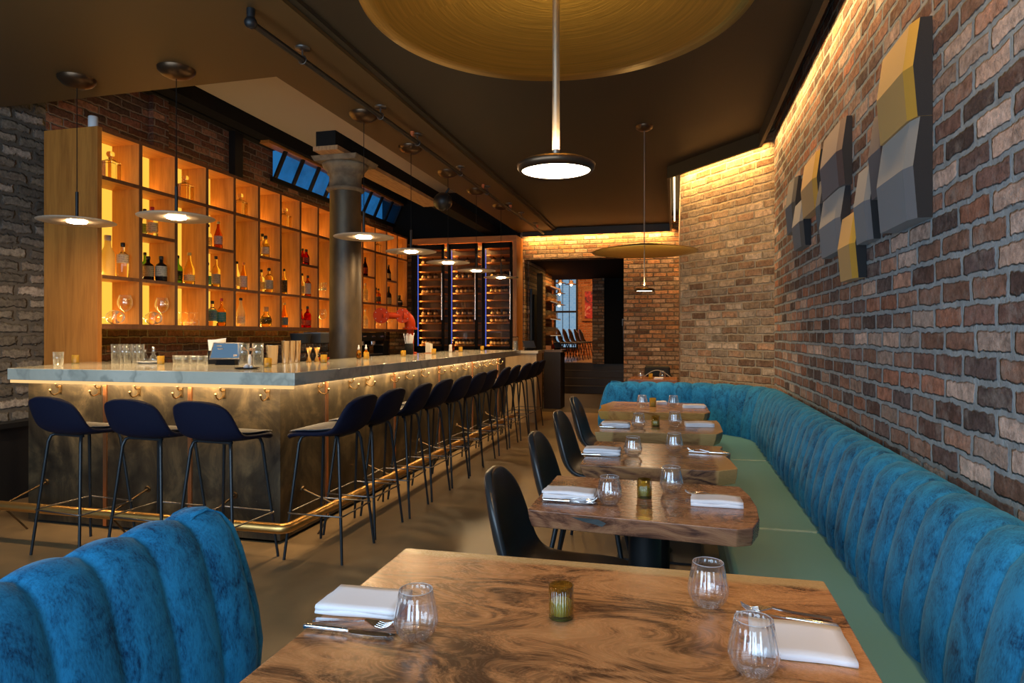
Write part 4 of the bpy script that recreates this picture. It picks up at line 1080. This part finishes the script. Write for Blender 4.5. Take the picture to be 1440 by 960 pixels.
pl = simple('plate', 'small white plate holding cruets on the short bar', 'plate', -3.86, 4.08, ZB, [('g', MB().lathe([(.001,.004),(.05,.004),(.085,.014),(.09,.018),(.086,.013),(.05,.0),(.001,.0)], 30), M['ceramic'])])
for i, (dx, dy, h) in enumerate(((-.045,0,.085),(0,.03,.105),(.045,-.01,.10))):
    b = MB().lathe([(.001,.002),(.022,.002),(.026,.02),(.02,.045),(.009,.06),(.009,h)], 16)
    simple('cruet', f'small glass cruet, {ORD[i]} of three on the white plate', 'cruet', -3.86+dx, 4.08+dy, ZB+.008, [('body', b, pg), ('stopper', MB().solid([(.006,h-.004),(.011,h+.006),(.008,h+.016)], 12), M['steel'])], group='cruets on the plate')
for i in range(6):
    simple('rocks_glass', f'low tumbler, {ORD[i]} of six in the row on the short bar', 'glass', -3.76+.066*i+(.05 if i == 0 else 0) + (.05), 4.13+.012*(i%2), ZB, [('g', wallglass(.028,.032,.062), pg)], group='low glasses on the short bar')
simple('sugar_shaker', 'steel topped glass shaker beside the black caddy', 'shaker', -3.41, 4.19, ZB, [('jar', wallglass(.022,.024,.07), pg), ('lid', MB().solid([(.0245,.068),(.025,.085),(.014,.105)], 18), M['steel'])])
# caddy with paper menus
cd = thing('menu_caddy', 'black caddy holding pale paper menus behind the tablet', 'caddy', (-3.30,4.12,ZB), .1)
MB().box(-.05,.05,-.035,-.03,0,.10).box(-.05,.05,.03,.035,0,.10).box(-.05,-.045,-.03,.03,0,.10).box(.045,.05,-.03,.03,0,.10).box(-.045,.045,-.03,.03,0,.006).build('holder', M['black'], cd)
for i in range(4): MB().add([(-.04+.006*i,-.022+.013*i,.008),(.042,-.022+.013*i,.008),(.05+.005*i,-.03+.015*i,.175+.006*i),(-.055+.006*i,-.03+.015*i,.18)], [(0,1,2,3)]).build('menu_sheet', M['paper'], cd)
# point of sale tablet
def tablet(label, x, y, z, rz, k, tilt):
    t = thing('tablet', label, 'tablet', (x,y,z), rz)
    T = Matrix.Translation((0,0,.115*k)) @ Matrix.Rotation(-tilt, 4, 'X')
    MB().box(-.125*k,.125*k,-.085*k,.085*k,-.006*k,.006*k).tf(T).build('case', pbr('tablet_case', (.03,.03,.032), .35), t, bevel=.003)
    scm, nt, out = newmat('tablet_screen')
    co = objco(nt); sp = nd(nt, 'ShaderNodeSeparateXYZ', None, Vector=co)
    e = nd(nt, 'ShaderNodeEmission', None, Color=(.20,.36,.55,1), Strength=.5); nt.links.new(e.outputs[0], out.inputs[0])
    scr = MB().box(-.114*k,.114*k,-.073*k,.073*k,.006*k,.0072*k).tf(T).build('screen', scm if k > .8 else pbr('screen_off', (.03,.035,.05), .1), t)
    if k > .8:
        q = MB()
        for x0, x1, y0, y1 in ((-.075,-.04,.035,.045),(-.062,-.022,.010,.019),(.06,.085,-.05,-.035)): q.box(x0,x1,y0,y1,.0072,.0078)
        q.tf(T).build('screen_tile', pbr('screen_tile', (.02,.03,.06), .4), t)
    MB().add([(-.08*k,.06*k,0),(.08*k,.06*k,0),(.06*k,.03*k,.135*k),(-.06*k,.03*k,.135*k),(-.08*k,-.03*k,0),(.08*k,-.03*k,0),(.06*k,-.005*k,.085*k),(-.06*k,-.005*k,.085*k)], [(0,1,2,3),(7,6,5,4),(0,4,5,1),(1,5,6,2),(2,6,7,3),(3,7,4,0)]).build('stand', M['black'], t)
    return t
tablet('tablet with lit blue screen tilted on its stand on the short bar', -3.14, 4.02, ZB, .32, .86, -.95)
# mixing glasses, steel tins, shakers, jiggers
for i, (x, y) in enumerate(((-3.02,4.05),(-2.93,4.09))):
    simple('mixing_glass', f'tall clear mixing glass beside the tablet, {("nearer the tablet","nearer the steel tins")[i]}', 'glass', x, y, ZB, [('g', wallglass(.036,.040,.155), pg)], group='mixing glasses')
cop = pbr('copper_tin', (.74,.58,.42), .11, metal=1)
def tin(label, x, y, m, r, h):
    simple('shaker_tin', label, 'shaker', x, y, ZB, [('g', MB().lathe([(.001,0),(r*.78,0),(r*.8,.004),(r,h),(r*1.03,h+.002),(r*.97,h),(r*.76,.01),(.001,.01)], 28), m)], group='shaker tins on the bar corner')
tin('wide polished tin behind the bar corner candle', -2.84, 4.13, cop, .043, .14)
for i, (x, y) in enumerate(((-2.86,4.32),(-2.88,4.43),(-2.90,4.54))): tin(f'tall coppery shaker tin, {ORD[i]} of three beside the jiggers', x, y, cop, .031, .17)
for i, (x, y) in enumerate(((-2.80,4.55),(-2.79,4.65))):
    simple('jigger', f'gold hourglass jigger, the {("nearer","farther")[i]} of two past the shakers', 'jigger', x, y, ZB, [('g', MB().lathe([(.001,.05),(.022,.0),(.023,.0),(.006,.052),(.024,.115),(.023,.115),(.001,.056)], 24), M['brass'])], group='gold jiggers')
simple('lemon_bowl', 'small red orange dish between the jiggers and the column', 'bowl', -2.82, 4.80, ZB, [('g', MB().lathe([(.001,.003),(.03,.003),(.05,.03),(.052,.03),(.033,0),(.001,0)], 24), M['red'])])
tr = simple('small_tray', 'flat dark tray with a crumpled garnish on the front corner of the bar', 'tray', -2.66, 3.60, ZB, [('dish', MB().lathe([(.001,.002),(.06,.002),(.075,.008),(.076,.006),(.06,0),(.001,0)], 28), M['black']), ('garnish', MB().ball((0,0,.014), .018, 10, 8).ball((.025,.01,.011), .012, 10, 8).ball((-.022,.012,.010), .011, 10, 8), pbr('garnish', (.55,.50,.48), .4))])
simple('posy_vase', 'slim white bud vase with dried twigs near the bar corner candle', 'vase', -2.77, 3.78, ZB, [('vase', MB().lathe([(.001,.002),(.012,0),(.013,.05),(.008,.085),(.007,.085),(.001,.01)], 16), M['ceramic']), ('twig', MB().tube([(0,0,.06),(-.02,.005,.11),(-.045,0,.125)], .003, 5).tube([(0,0,.06),(.015,.005,.10),(.03,0,.118)], .003, 5).ball((-.045,0,.125), .009, 8, 6).ball((.03,0,.118), .009, 8, 6).ball((0,.01,.118), .010, 8, 6), pbr('twig', (.40,.22,.10), .7))])
# gear on the back counter to the left of the column
gear = pbr('gear_grey', (.20,.21,.21), .35, metal=.5)
rk = thing('glass_rack', 'black wire rack of upturned glasses under the shelf, left of the column', 'rack', (-4.58,6.98,.9405))
fr = MB()
for z in (.02,.14,.245):
    for x in (-.16,.16): fr.tube([(x,-.95,z),(x,.95,z)], .006, 6)
    for y in (-.95,-.32,.32,.95): fr.tube([(-.16,y,z),(.16,y,z)], .006, 6)
for y in (-.95,-.32,.32,.95):
    for x in (-.16,.16): fr.tube([(x,y,0),(x,y,.25)], .006, 6)
fr.build('frame', M['steel_black'], rk)
for lv, z in ((0,.027),(1,.147)):
    for i in range(11):
        simple('rack_glass', f'glass {ORD[i]} along the {("lower","upper")[lv]} tier of the wire rack', 'glass', -4.48, 6.11+.172*i, .9405+z, [('g', wallglass(.036,.038,.095), pg)], group='glasses in the wire rack')
simple('ice_box', 'grey steel box on top of the rack beside the column', 'box', -4.56, 7.62, 1.192, [('g', MB().box(-.12,.12,-.13,.13,0,.12), gear), ('lid', MB().box(-.125,.125,-.135,.135,.12,.135), pbr('lid_grey', (.32,.34,.35), .4))])
simple('bus_tub', 'pale grey tub on top of the rack, next to the steel box', 'tub', -4.56, 7.22, 1.192, [('g', MB().lathe([(.001,0),(.11,0),(.13,.12),(.135,.12),(.001,.01)], 20), gear)])
# right of the column
for i, (x, y) in enumerate(((-2.76,5.30),(-2.74,5.40),(-2.77,5.46))):
    simple('dropper_bottle', f'small amber dropper bottle with pale top, {ORD[i]} of three past the column', 'bottle', x, y, ZB, [('body', MB().lathe([(.001,.001),(.020,.0),(.021,.06),(.009,.075),(.009,.085)], 16), glassy('bottle_amber', GLS['amber'], .9, body=.1, bodycol=GLS['amber'])), ('cap', MB().solid([(.011,.082),(.011,.10),(.006,.104),(.006,.125)], 12), M['white'])], group='dropper bottles on the bar')
cm = thing('espresso_machine', 'dark coffee machine with steel fittings behind the counter, right of the column', 'machine', (-4.55,8.75,.9405))
MB().box(-.22,.22,-.38,.38,.0,.06).box(-.22,-.02,-.38,.38,.06,.30).box(-.22,.22,-.38,.38,.26,.385).build('housing', M['black'], cm, bevel=.012)
MB().box(.0,.215,-.34,.34,.062,.075).build('drip_tray', M['steel'], cm)
for y in (-.18,.18): MB().lathe([(.05,.20),(.05,.262)], 20, (.12,y,0)).tube([(.12,y,.21),(.30,y,.20)], .014, 8).build('group_head', M['steel'], cm)
for i in range(3): MB().tube([(.225,-.28+.28*i-.05,.33),(.225,-.28+.28*i+.05,.33)], .012, 8).build('control', M['steel'], cm)
kt = thing('coffee_grinder', 'black coffee grinder beside the dark coffee machine', 'grinder', (-4.52,9.42,.9405))
MB().box(-.09,.09,-.09,.09,0,.26).build('housing', M['black'], kt, bevel=.01)
MB().lathe([(.05,.26),(.09,.39),(.085,.39),(.045,.262)], 20).build('hopper', glassy('hopper', (.5,.42,.34), 1.2), kt)
for i in range(4):
    simple('syrup_bottle', f'dark syrup bottle, {ORD[i]} of four before the coffee machine', 'bottle', -4.42+.02*(i%2), 7.98+.11*i, .9405, [('body', MB().lathe([(.001,0),(.036,0),(.036,.16),(.014,.20),(.013,.25)], 16), glassy('bottle_dark', GLS['dark'], .9, body=.1, bodycol=GLS['dark'])), ('cap', MB().solid([(.015,.245),(.015,.27)], 12), M['steel'])], group='syrup bottles before the coffee machine')
# straw cup, menus, sauce bottle
sc_ = thing('straw_cup', 'black cup full of white paper straws on the bar beside the red tower', 'cup', (-2.84,6.62,ZB))
MB().lathe([(.001,0),(.047,0),(.05,.12),(.047,.12),(.044,.01),(.001,.01)], 28).build('cup', M['black'], sc_)
st_ = MB()
for i in range(26):
    a = R.uniform(0,2*PI); q = math.sqrt(R.uniform(.05,1))*.036
    st_.tube([(q*.5*math.cos(a), q*.5*math.sin(a), .012),(q*1.75*math.cos(a), q*1.75*math.sin(a), R.uniform(.20,.235))], .0045, 6)
o = st_.build('straw', M['ceramic'], sc_); o['kind'] = 'stuff'
mn = thing('menu_stack', 'upright cream menus in a holder on the bar past the straw cup', 'menu', (-2.83,7.12,ZB), .2)
for i in range(4): MB().box(-.004+.016*i,.006+.016*i,-.07+.006*i,.07+.004*i,.004,.125-.006*i).build('menu_card', M['paper'], mn)
MB().box(-.012,.068,-.085,.085,0,.008).build('holder', M['oaky'], mn)
simple('sauce_bottle', 'small dark bottle with gold top beside the ninth and eighth candles', 'bottle', -2.70, 7.66, ZB, [('body', MB().lathe([(.001,0),(.022,0),(.022,.08),(.010,.11),(.010,.14)], 16), glassy('bottle_rum', GLS['rum'], .9, body=.1, bodycol=GLS['rum'])), ('cap', MB().solid([(.012,.135),(.012,.155)], 12), M['brass'])])
simple('salt_shaker', 'white ceramic shaker on the far part of the bar', 'shaker', -2.68, 7.52, ZB, [('g', MB().solid([(.018,0),(.022,.02),(.018,.07),(.020,.085),(.012,.095)], 18), M['ceramic'])])
# red beer tower
bt_ = thing('beer_tower', 'red enamelled pipe tower with bolted flanges standing on the bar', 'tap', (-2.93,6.86,ZB))
MB().tube([(0,0,0),(0,0,.30)], .042, 24).lathe([(.075,0),(.075,.018),(.042,.020)], 28).build('column', M['red'], bt_)
MB().lathe([(.001,.275),(.085,.275),(.085,.297),(.001,.297)], 32, smooth=False).build('ring_flange', M['red'], bt_)
el = [(-.02*0, 0, .29)] + [(-.0-.10*(1-math.cos(a)), 0, .33+.10*math.sin(a)) for a in (0,.35,.7,1.05,1.4,PI/2)]
# pipe runs back toward the short bar, seen from the room as going left
dirv = Vector((-.72,-.69,0)).normalized()
def tv(p): return (dirv.x*-p[0], dirv.y*-p[0], p[2])
MB().tube([tv(p) for p in el], [.058,.060,.062,.064,.066,.064,.062], 24).build('elbow', M['red'], bt_)
end = dirv*.47
MB().tube([dirv*.09+Vector((0,0,.43)), dirv*.33+Vector((0,0,.43))], .036, 24).build('pipe', M['red'], bt_)
view = Vector((2.6,-6.2,0)).normalized()
def flange(cen, r, nb, name):
    b = MB(); b.tube([Vector(cen)-view*.016, Vector(cen)+view*.016], r, 40)
    o = b.build(name, M['red'], bt_)
    side = view.cross(Vector((0,0,1)))
    for k in range(nb):
        a = 2*PI*(k+.5)/nb; p = Vector(cen) + (side*math.cos(a)+Vector((0,0,1))*math.sin(a))*r*.78
        q = MB().tube([p+view*.014, p+view*.020], .0055, 6).build('bolt', pbr('dull_steel', (.2,.2,.2), .5, metal=.8), o)
    return o
flange(dirv*.34+Vector((0,0,.43)), .088, 6, 'disc_flange')
flange(dirv*.09+Vector((0,0,.43))+view*.03, .082, 6, 'elbow_flange')
for k in range(8):
    a = 2*PI*k/8; MB().tube([(.066*math.cos(a),.066*math.sin(a),.295),(.066*math.cos(a),.066*math.sin(a),.303)], .006, 6).build('bolt', pbr('dull_steel', (.2,.2,.2), .5, metal=.8), bt_)
# service stand at the end of the bar
sv = thing('service_stand', 'pale wood stand closing the far end of the bar', 'stand', (-2.2,9.35,0))
MB().box(-2.45,-1.98,9.30,9.72,0,1.02).build('cabinet', pbr('pale_maple', (.42,.30,.17), .45, var=(.34,.23,.12), vscale=4, stretch=(3,3,.5)), sv, absolute=True)
MB().box(-2.48,-1.95,9.27,9.75,1.02,1.06).build('top', pbr('pale_stone', (.46,.38,.27), .3), sv, absolute=True)
tablet('dark tablet leaning on the pale stand at the far end of the bar', -2.12, 9.44, 1.0605, .75, .78, -.95)
hl = thing('hurricane_lamp', 'glass hurricane lantern with white candle at the far end of the bar', 'lantern', (-2.33,9.42,1.0605))
MB().lathe([(.045,.0),(.045,.20),(.043,.20),(.043,.006),(.001,.006)], 24).build('glass_cylinder', M['glassplain'], hl)
MB().solid([(.034,.006),(.034,.135),(.030,.14)], 20).build('candle', M['ceramic'], hl)
MB().lathe([(.048,.196),(.048,.206),(.040,.206)], 24).build('rim', M['black'], hl)

# ------------------------------------------------------------------ wine cabinet
wc = thing('wine_cabinet', 'tall oak framed wine cabinet with three dark glass doors behind the bar', 'cabinet', (-3.5,10.7,0))
W = dict(parent=wc, absolute=True)
MB().box(-4.46,-2.57,10.48,10.93,2.86,2.955).build('top_frame', M['oakx'], **W)
MB().box(-2.635,-2.57,10.48,10.93,0,2.86).build('side_frame', M['oakv'], **W)
MB().box(-4.46,-4.42,10.50,10.93,0,2.86).build('side_frame', M['black'], **W)
MB().box(-4.42,-2.635,10.88,10.93,0,2.86).box(-4.42,-2.635,10.52,10.88,0,.98).build('carcass', pbr('cabinet_inside', (.06,.035,.02), .5), **W)
bays = [(-4.40,-3.87),(-3.78,-3.27),(-3.17,-2.66)]
for i, (a, b) in enumerate(bays):
    for z in [1.10+.128*k for k in range(14)]:
        MB().box(a+.03, b-.03, 10.60, 10.86, z, z+.022).build('rack_shelf', M['oakx'], **W)
    f = MB().box(a-.01,a+.035,10.50,10.53,1.0,2.85).box(b-.035,b+.01,10.50,10.53,1.0,2.85).box(a,b,10.50,10.53,2.76,2.85).box(a,b,10.50,10.53,1.0,1.08)
    d = f.build('door', M['black'], **W)
    g = MB().box(a+.035,b-.035,10.512,10.518,1.08,2.76).build('glass_pane', glassy('dark_pane', (.80,.78,.76), .8), wc, absolute=True); g.parent = d
    g = MB().tube([(b-.02,10.47,1.55),(b-.02,10.47,2.35)], .010, 8).tube([(b-.02,10.47,1.62),(b-.02,10.50,1.62)], .007, 6).tube([(b-.02,10.47,2.28),(b-.02,10.50,2.28)], .007, 6).build('handle', M['steel'], wc, absolute=True); g.parent = d
    MB().box(a+.045, a+.053, 10.53, 10.538, 1.1, 2.74).build('light_strip', M['ledblue'], **W)
wl = {'dark': (.02,.012,.01), 'paper': (.62,.45,.22)}
WB = ['left','middle','right']
def wine(label, x, y, z, lying):
    t = thing('wine_bottle', label, 'bottle', (x,y,z), 0, 'wine bottles in the cabinet')
    if not hasattr(wine, 'me'):
        pr_ = [(.001,0),(.037,0),(.037,.07*0+.062),(.030,.072),(.014,.082),(.0135,.099),(.001,.100)]
        b = MB().lathe(pr_, 14); l = MB().lathe([(.0378,.012),(.0378,.05)], 14)
        wine.me = (b.build('body', pbr('wine_glass_dark', (.03,.02,.012), .12), t).data, l.build('label', pbr('wine_label', (.66,.46,.20), .7), t).data)
    else:
        for n_, me in zip(('body','label'), wine.me):
            o = bpy.data.objects.new(n_, me); COL.objects.link(o); o.parent = t
    if lying: t.rotation_euler = (PI/2,0,0)
    return t
for i, (a, b) in enumerate(bays):
    for k, n in ((0,5),(3,4),(4,3),(7,4),(9,3),(11,2)):
        z = 1.10+.128*k+.0235
        for j in range(n):
            x = a+.09+(b-a-.18)*(j+.35*((k*3+i)%3)/2)/n
            wine(f'wine bottle {ORD[j]} on rack {ORD[k]} from the bottom, {WB[i]} door of the cabinet', x, 10.68, z, False)

# ------------------------------------------------------------------ small pendants over the bar
def pendant(label, x, y):
    t = thing('pendant_lamp', label, 'lamp', (x,y,2.075), 0, 'disc pendants over the bar')
    top = 3.05-2.075
    if not hasattr(pendant, 'me'):
        parts = [('canopy', MB().lathe([(.118,top),(.114,top-.016),(.095,top-.038),(.06,top-.056),(.02,top-.063),(.001,top-.064)], 32), M['bronze']),
                 ('cable', MB().tube([(0,0,.19),(0,0,top-.06)], .0028, 6), M['black']),
                 ('stem', MB().tube([(0,0,.02),(0,0,.20)], .010, 12), M['steel_black']),
                 ('shade', MB().lathe([(.001,.032),(.03,.030),(.12,.018),(.225,.002),(.236,-.002),(.235,-.005),(.12,-.003),(.001,.002)], 48), M['disc']),
                 ('diffuser', MB().lathe([(.060,-.002),(.058,-.010),(.045,-.014),(.001,-.016)], 28), M['lampsmall'])]
        pendant.me = [(n_, b.build(n_, m, t).data) for n_, b, m in parts]
    else:
        for n_, me in pendant.me:
            o = bpy.data.objects.new(n_, me); COL.objects.link(o); o.parent = t
    area('pendant_light', (x,y,2.075-.018), .11, 9, (1,.66,.32), (0,0,-1), shape='DISK')
    return t
pendant('disc pendant over the short bar front, nearest the stone wall', -3.975, 3.567)
pendant('disc pendant over the short bar front, before the glowing shelf', -3.196, 3.60)
for i, (x, y) in enumerate(((-2.40,4.695),(-2.395,5.628),(-2.376,6.587),(-2.343,7.508),(-2.30,8.489))):
    pendant(f'disc pendant over the long side of the bar, {ORD[i]} from the front', x, y)

# ------------------------------------------------------------------ big pendants with gold reflectors
def big_pendant(label, x, y, rod_r, dw, rz):
    t = thing('reflector_pendant', label, 'lamp', (x,y,1.685), 0, 'gold reflector pendants')
    top = 3.10-1.685
    MB().lathe([(.075,top),(.07,top-.02),(.045,top-.036),(.001,top-.042)], 32).build('canopy', M['bronze'], t)
    MB().tube([(0,0,.02),(0,0,top-.03)], rod_r, 12).build('rod', M['rod'], t)
    MB().lathe([(.012,rz+.070)]+[(.45*q/12, rz+.070-.070*(q/12)**1.15) for q in range(1,13)]+[(.452,rz+.004)]+[(.45*q/12, rz+.078-.070*(q/12)**1.15) for q in range(11,0,-1)]+[(.012,rz+.078)], 96).build('reflector', M['gold'], t)
    MB().lathe([(.010,.020),(.05,.019),(.076,.012),(.0905,.004),(.0885,-.004),(.082,-.013),(.0785,-.010)], 48).build('lamp_head', M['bronze'], t)
    MB().lathe([(.079,-.0075),(.001,-.0085)], 48).build('diffuser', M['lamp'], t)
    area('uplight', (x,y,1.685+.040), .09, 11, (1,.70,.34), (0,0,1), shape='DISK')
    area('downlight', (x,y,1.685-.012), .15, dw, (1,.72,.42), (0,0,-1), shape='DISK')
big_pendant('pendant with huge brushed gold reflector disc above the nearest table', -.267, 1.47, .0085, 2, .374)
big_pendant('small looking pendant with gold reflector disc above the far end of the banquette', -.262, 5.71, .0055, 6, .325)

# ------------------------------------------------------------------ sprinkler pipe
sp = thing('sprinkler_pipe', 'black sprinkler pipe hung along the ceiling edge beside the bar pendants', 'pipe', (-2.2,6.5,2.96))
Pp = dict(parent=sp, absolute=True)
pa, pb = Vector((-2.215,3.03,2.975)), Vector((-2.13,10.55,2.975))
MB().tube([pa, pb], .019, 14).build('pipe', M['steel_black'], **Pp)
MB().ball(pa, .034, 16, 10).tube([pa+Vector((0,0,.0)), pa+Vector((0,0,.074))], .022, 12).build('elbow', M['steel_black'], **Pp)
for t_ in (.065,.205,.30,.45,.575,.71,.80,.92):
    c = pa.lerp(pb, t_)
    h_ = MB().lathe([(.045,3.05),(.045,3.04),(.012,3.036),(.001,3.036)], 18, (c.x,c.y,0)).tube([(c.x,c.y,3.04),(c.x,c.y,3.002)], .005, 8)
    h_.tube([(c.x+.025*math.sin(a), c.y, c.z+.025*math.cos(a)) for a in [2*PI*i/16 for i in range(16)]], .0035, 6, closed=True)
    h_.build('hanger', M['steel'] if False else pbr('hanger_steel', (.12,.11,.10), .4, metal=.8), **Pp)
for t_ in (.285,.555,.72,.94):
    c = pa.lerp(pb, t_)
    MB().tube([(c.x,c.y,2.985),(c.x,c.y,3.018)], .011, 10).tube([(c.x,c.y,3.016),(c.x,c.y,3.040)], .017, 10).build('sprinkler_head', pbr('head_orange', (.60,.16,.05), .5), **Pp)
# round speaker by the raised ceiling
sk = thing('ceiling_speaker', 'round black speaker on a bracket under the raised ceiling', 'speaker', (-2.72,7.36,2.90))
MB().ball((0,0,0), .115, 24, 14, .95).build('housing', M['steel_black'], sk)
MB().tube([(.02,.02,.09),(.10,.02,.20)], .012, 8).build('bracket', M['steel_black'], sk)

# ------------------------------------------------------------------ faceted felt panels on the brick wall
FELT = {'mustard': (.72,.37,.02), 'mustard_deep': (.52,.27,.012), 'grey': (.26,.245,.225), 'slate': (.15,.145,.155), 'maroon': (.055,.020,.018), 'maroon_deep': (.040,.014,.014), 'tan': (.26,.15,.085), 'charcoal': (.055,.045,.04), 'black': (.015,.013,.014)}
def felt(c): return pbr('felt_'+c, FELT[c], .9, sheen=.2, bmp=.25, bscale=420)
def panel(label, y0, y1, z0, z1, up, lo, d=.10, slope=.05):
    """wall block whose upper and lower facets meet in a ridge; near face and chamfer as in a folded felt tile"""
    t = thing('felt_panel', label, 'wall panel', (.86,(y0+y1)/2,z0), 0, 'faceted felt panels on the brick wall')
    y0, y1, z0, z1 = y0*1.035, y1*1.035, 1.3+(z0-1.3)*1.035, 1.3+(z1-1.3)*1.035; t.location = (.86,(y0+y1)/2,z0)
    d = d*.65; zm = z0+(z1-z0)*.52; ch = min(.055, (y1-y0)*.18)
    xt, xm, xb = .86-d+.022, .86-d, .86-d+.014
    def facet(xa, za, xb_, zb):
        b = MB()
        # front facet and the slanted chamfer on the side nearer the window
        b.add([(xb_,y0+ch,zb),(xa,y0+ch,za),(xa,y1,za),(xb_,y1,zb)], [(0,1,2,3)])
        b.add([(xb_+.016,y0,zb),(xa+.016,y0,za),(xa,y0+ch,za),(xb_,y0+ch,zb)], [(0,1,2,3)])
        return b
    top = facet(xm, zm, xt, z1).add([(xt,y0+ch,z1),(xt,y1,z1),(.858,y1,z1),(.858,y0,z1),(xt+.016,y0,z1)], [(0,1,2,3,4)])
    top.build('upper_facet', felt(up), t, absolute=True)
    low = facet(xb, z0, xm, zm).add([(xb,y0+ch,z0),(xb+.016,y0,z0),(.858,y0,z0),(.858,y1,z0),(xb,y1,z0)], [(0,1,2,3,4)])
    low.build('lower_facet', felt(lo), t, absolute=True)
    MB().add([(xb+.016,y0,z0),(xm+.016,y0,zm),(xt+.016,y0,z1),(.858,y0,z1),(.858,y0,z0)], [(0,1,2,3,4)]).build('near_edge', felt('black'), t, absolute=True)
    MB().add([(xb,y1,z0),(xm,y1,zm),(xt,y1,z1),(.858,y1,z1),(.858,y1,z0)], [(4,3,2,1,0)]).build('far_edge', felt('black'), t, absolute=True)
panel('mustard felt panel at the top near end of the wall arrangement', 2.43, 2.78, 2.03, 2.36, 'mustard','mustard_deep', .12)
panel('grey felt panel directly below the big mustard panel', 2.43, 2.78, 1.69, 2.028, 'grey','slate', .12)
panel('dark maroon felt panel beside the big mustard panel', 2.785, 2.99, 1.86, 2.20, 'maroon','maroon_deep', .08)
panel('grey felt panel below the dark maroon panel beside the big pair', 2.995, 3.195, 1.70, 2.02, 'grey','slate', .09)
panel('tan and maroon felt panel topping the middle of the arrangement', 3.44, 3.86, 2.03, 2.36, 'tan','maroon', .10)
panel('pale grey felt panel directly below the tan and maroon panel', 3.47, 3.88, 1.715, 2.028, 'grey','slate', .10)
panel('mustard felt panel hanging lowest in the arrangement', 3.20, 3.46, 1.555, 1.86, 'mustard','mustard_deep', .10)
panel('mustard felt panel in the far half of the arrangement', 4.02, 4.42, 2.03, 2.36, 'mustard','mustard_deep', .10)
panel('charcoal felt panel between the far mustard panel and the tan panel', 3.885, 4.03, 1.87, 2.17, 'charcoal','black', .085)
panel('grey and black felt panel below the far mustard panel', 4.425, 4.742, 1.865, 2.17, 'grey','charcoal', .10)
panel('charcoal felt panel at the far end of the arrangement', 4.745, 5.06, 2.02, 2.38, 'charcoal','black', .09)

# ------------------------------------------------------------------ beyond the opening
hs = thing('host_stand', 'dark wooden host stand in the opening at the back', 'stand', (-2.08,11.35,0))
MB().box(-2.24,-1.94,11.12,11.55,0,.99).build('cabinet', pbr('host_wood', (.018,.010,.006), .5), hs, absolute=True)
MB().box(-2.27,-1.91,11.09,11.58,.99,1.03).build('top', pbr('host_top', (.16,.10,.06), .35), hs, absolute=True)
tablet('small tablet leaning on the dark host stand', -2.02, 11.3, 1.0305, .9, .7, -.95)
simple('card_box', 'small wooden card box on the dark host stand', 'box', -2.17, 11.22, 1.0305, [('g', MB().box(-.045,.045,-.03,.03,0,.07), M['oakx'])])
gsf = thing('glass_shelf', 'lit wall shelf of glassware beyond the host stand', 'shelf', (-2.62,13.6,.0))
MB().box(-2.72,-2.66,12.9,14.15,0,2.6).build('back_panel', M['brick_back'], gsf, absolute=True)
for z in (1.28,1.62,1.98,2.28):
    MB().box(-2.66,-2.46,12.95,14.12,z,z+.02).build('shelf_board', M['oaky'], gsf, absolute=True)
    MB().box(-2.465,-2.458,12.95,14.12,z-.012,z+.0).build('light_strip', emit('shelf_led', (1,.66,.36), .45), gsf, absolute=True)
for li, z in enumerate((1.30,1.64,2.0)):
    for j in range(7):
        simple('shelf_glass', f'glass {ORD[j]} along {("lowest","middle","upper")[li]} lit shelf beyond the host stand', 'glass', -2.54, 13.02+.16*j, z+.0005, [('g', wallglass(.035,.042,.15,14), pg)], group='glassware beyond the host stand')
FC = []
far = dup(ch0, (-2.74,15.9,.62), .35, 'black chair at the left of the row in the far room', 'chairs in the far room')
for i, (x, y) in enumerate(((-2.67,16.42),(-2.60,16.94),(-2.53,17.46),(-2.46,17.98),(-2.40,18.5))):
    dup(ch0, (x, y, .62), .35, f'black chair {ORD[i+1]} from left of the row in the far room', 'chairs in the far room')
def far_pendant(label, x, y, z):
    t = thing('pendant_lamp', label, 'lamp', (x,y,z), 0, 'pendants in the far room')
    MB().lathe([(.001,.11),(.05,.10),(.06,.03),(.17,.0),(.17,-.008),(.05,.0),(.001,.0)], 24).build('shade', M['bronze'], t)
    MB().tube([(0,0,.10),(0,0,3.9-z)], .006, 6).build('cord', M['black'], t)
    MB().ball((0,0,-.01), .035, 12, 8).build('bulb', emit('far_bulb', (1,.7,.35), 12), t)
far_pendant('bronze pendant before the far window, upper left', -2.98, 17.0, 2.66)
far_pendant('bronze pendant before the far window, upper right', -2.71, 17.2, 2.64)
far_pendant('bronze pendant before the far window, lowest of the four', -2.90, 16.4, 2.05)
far_pendant('bronze pendant before the far window, partly behind the lit shelf', -3.1, 17.6, 2.42)
simple('red_stool', 'small red stool at the foot of the far chairs', 'stool', -2.80, 15.40, .62, [('g', MB().solid([(.12,0),(.11,.25),(.12,.42),(.10,.45)], 20), M['red'])])
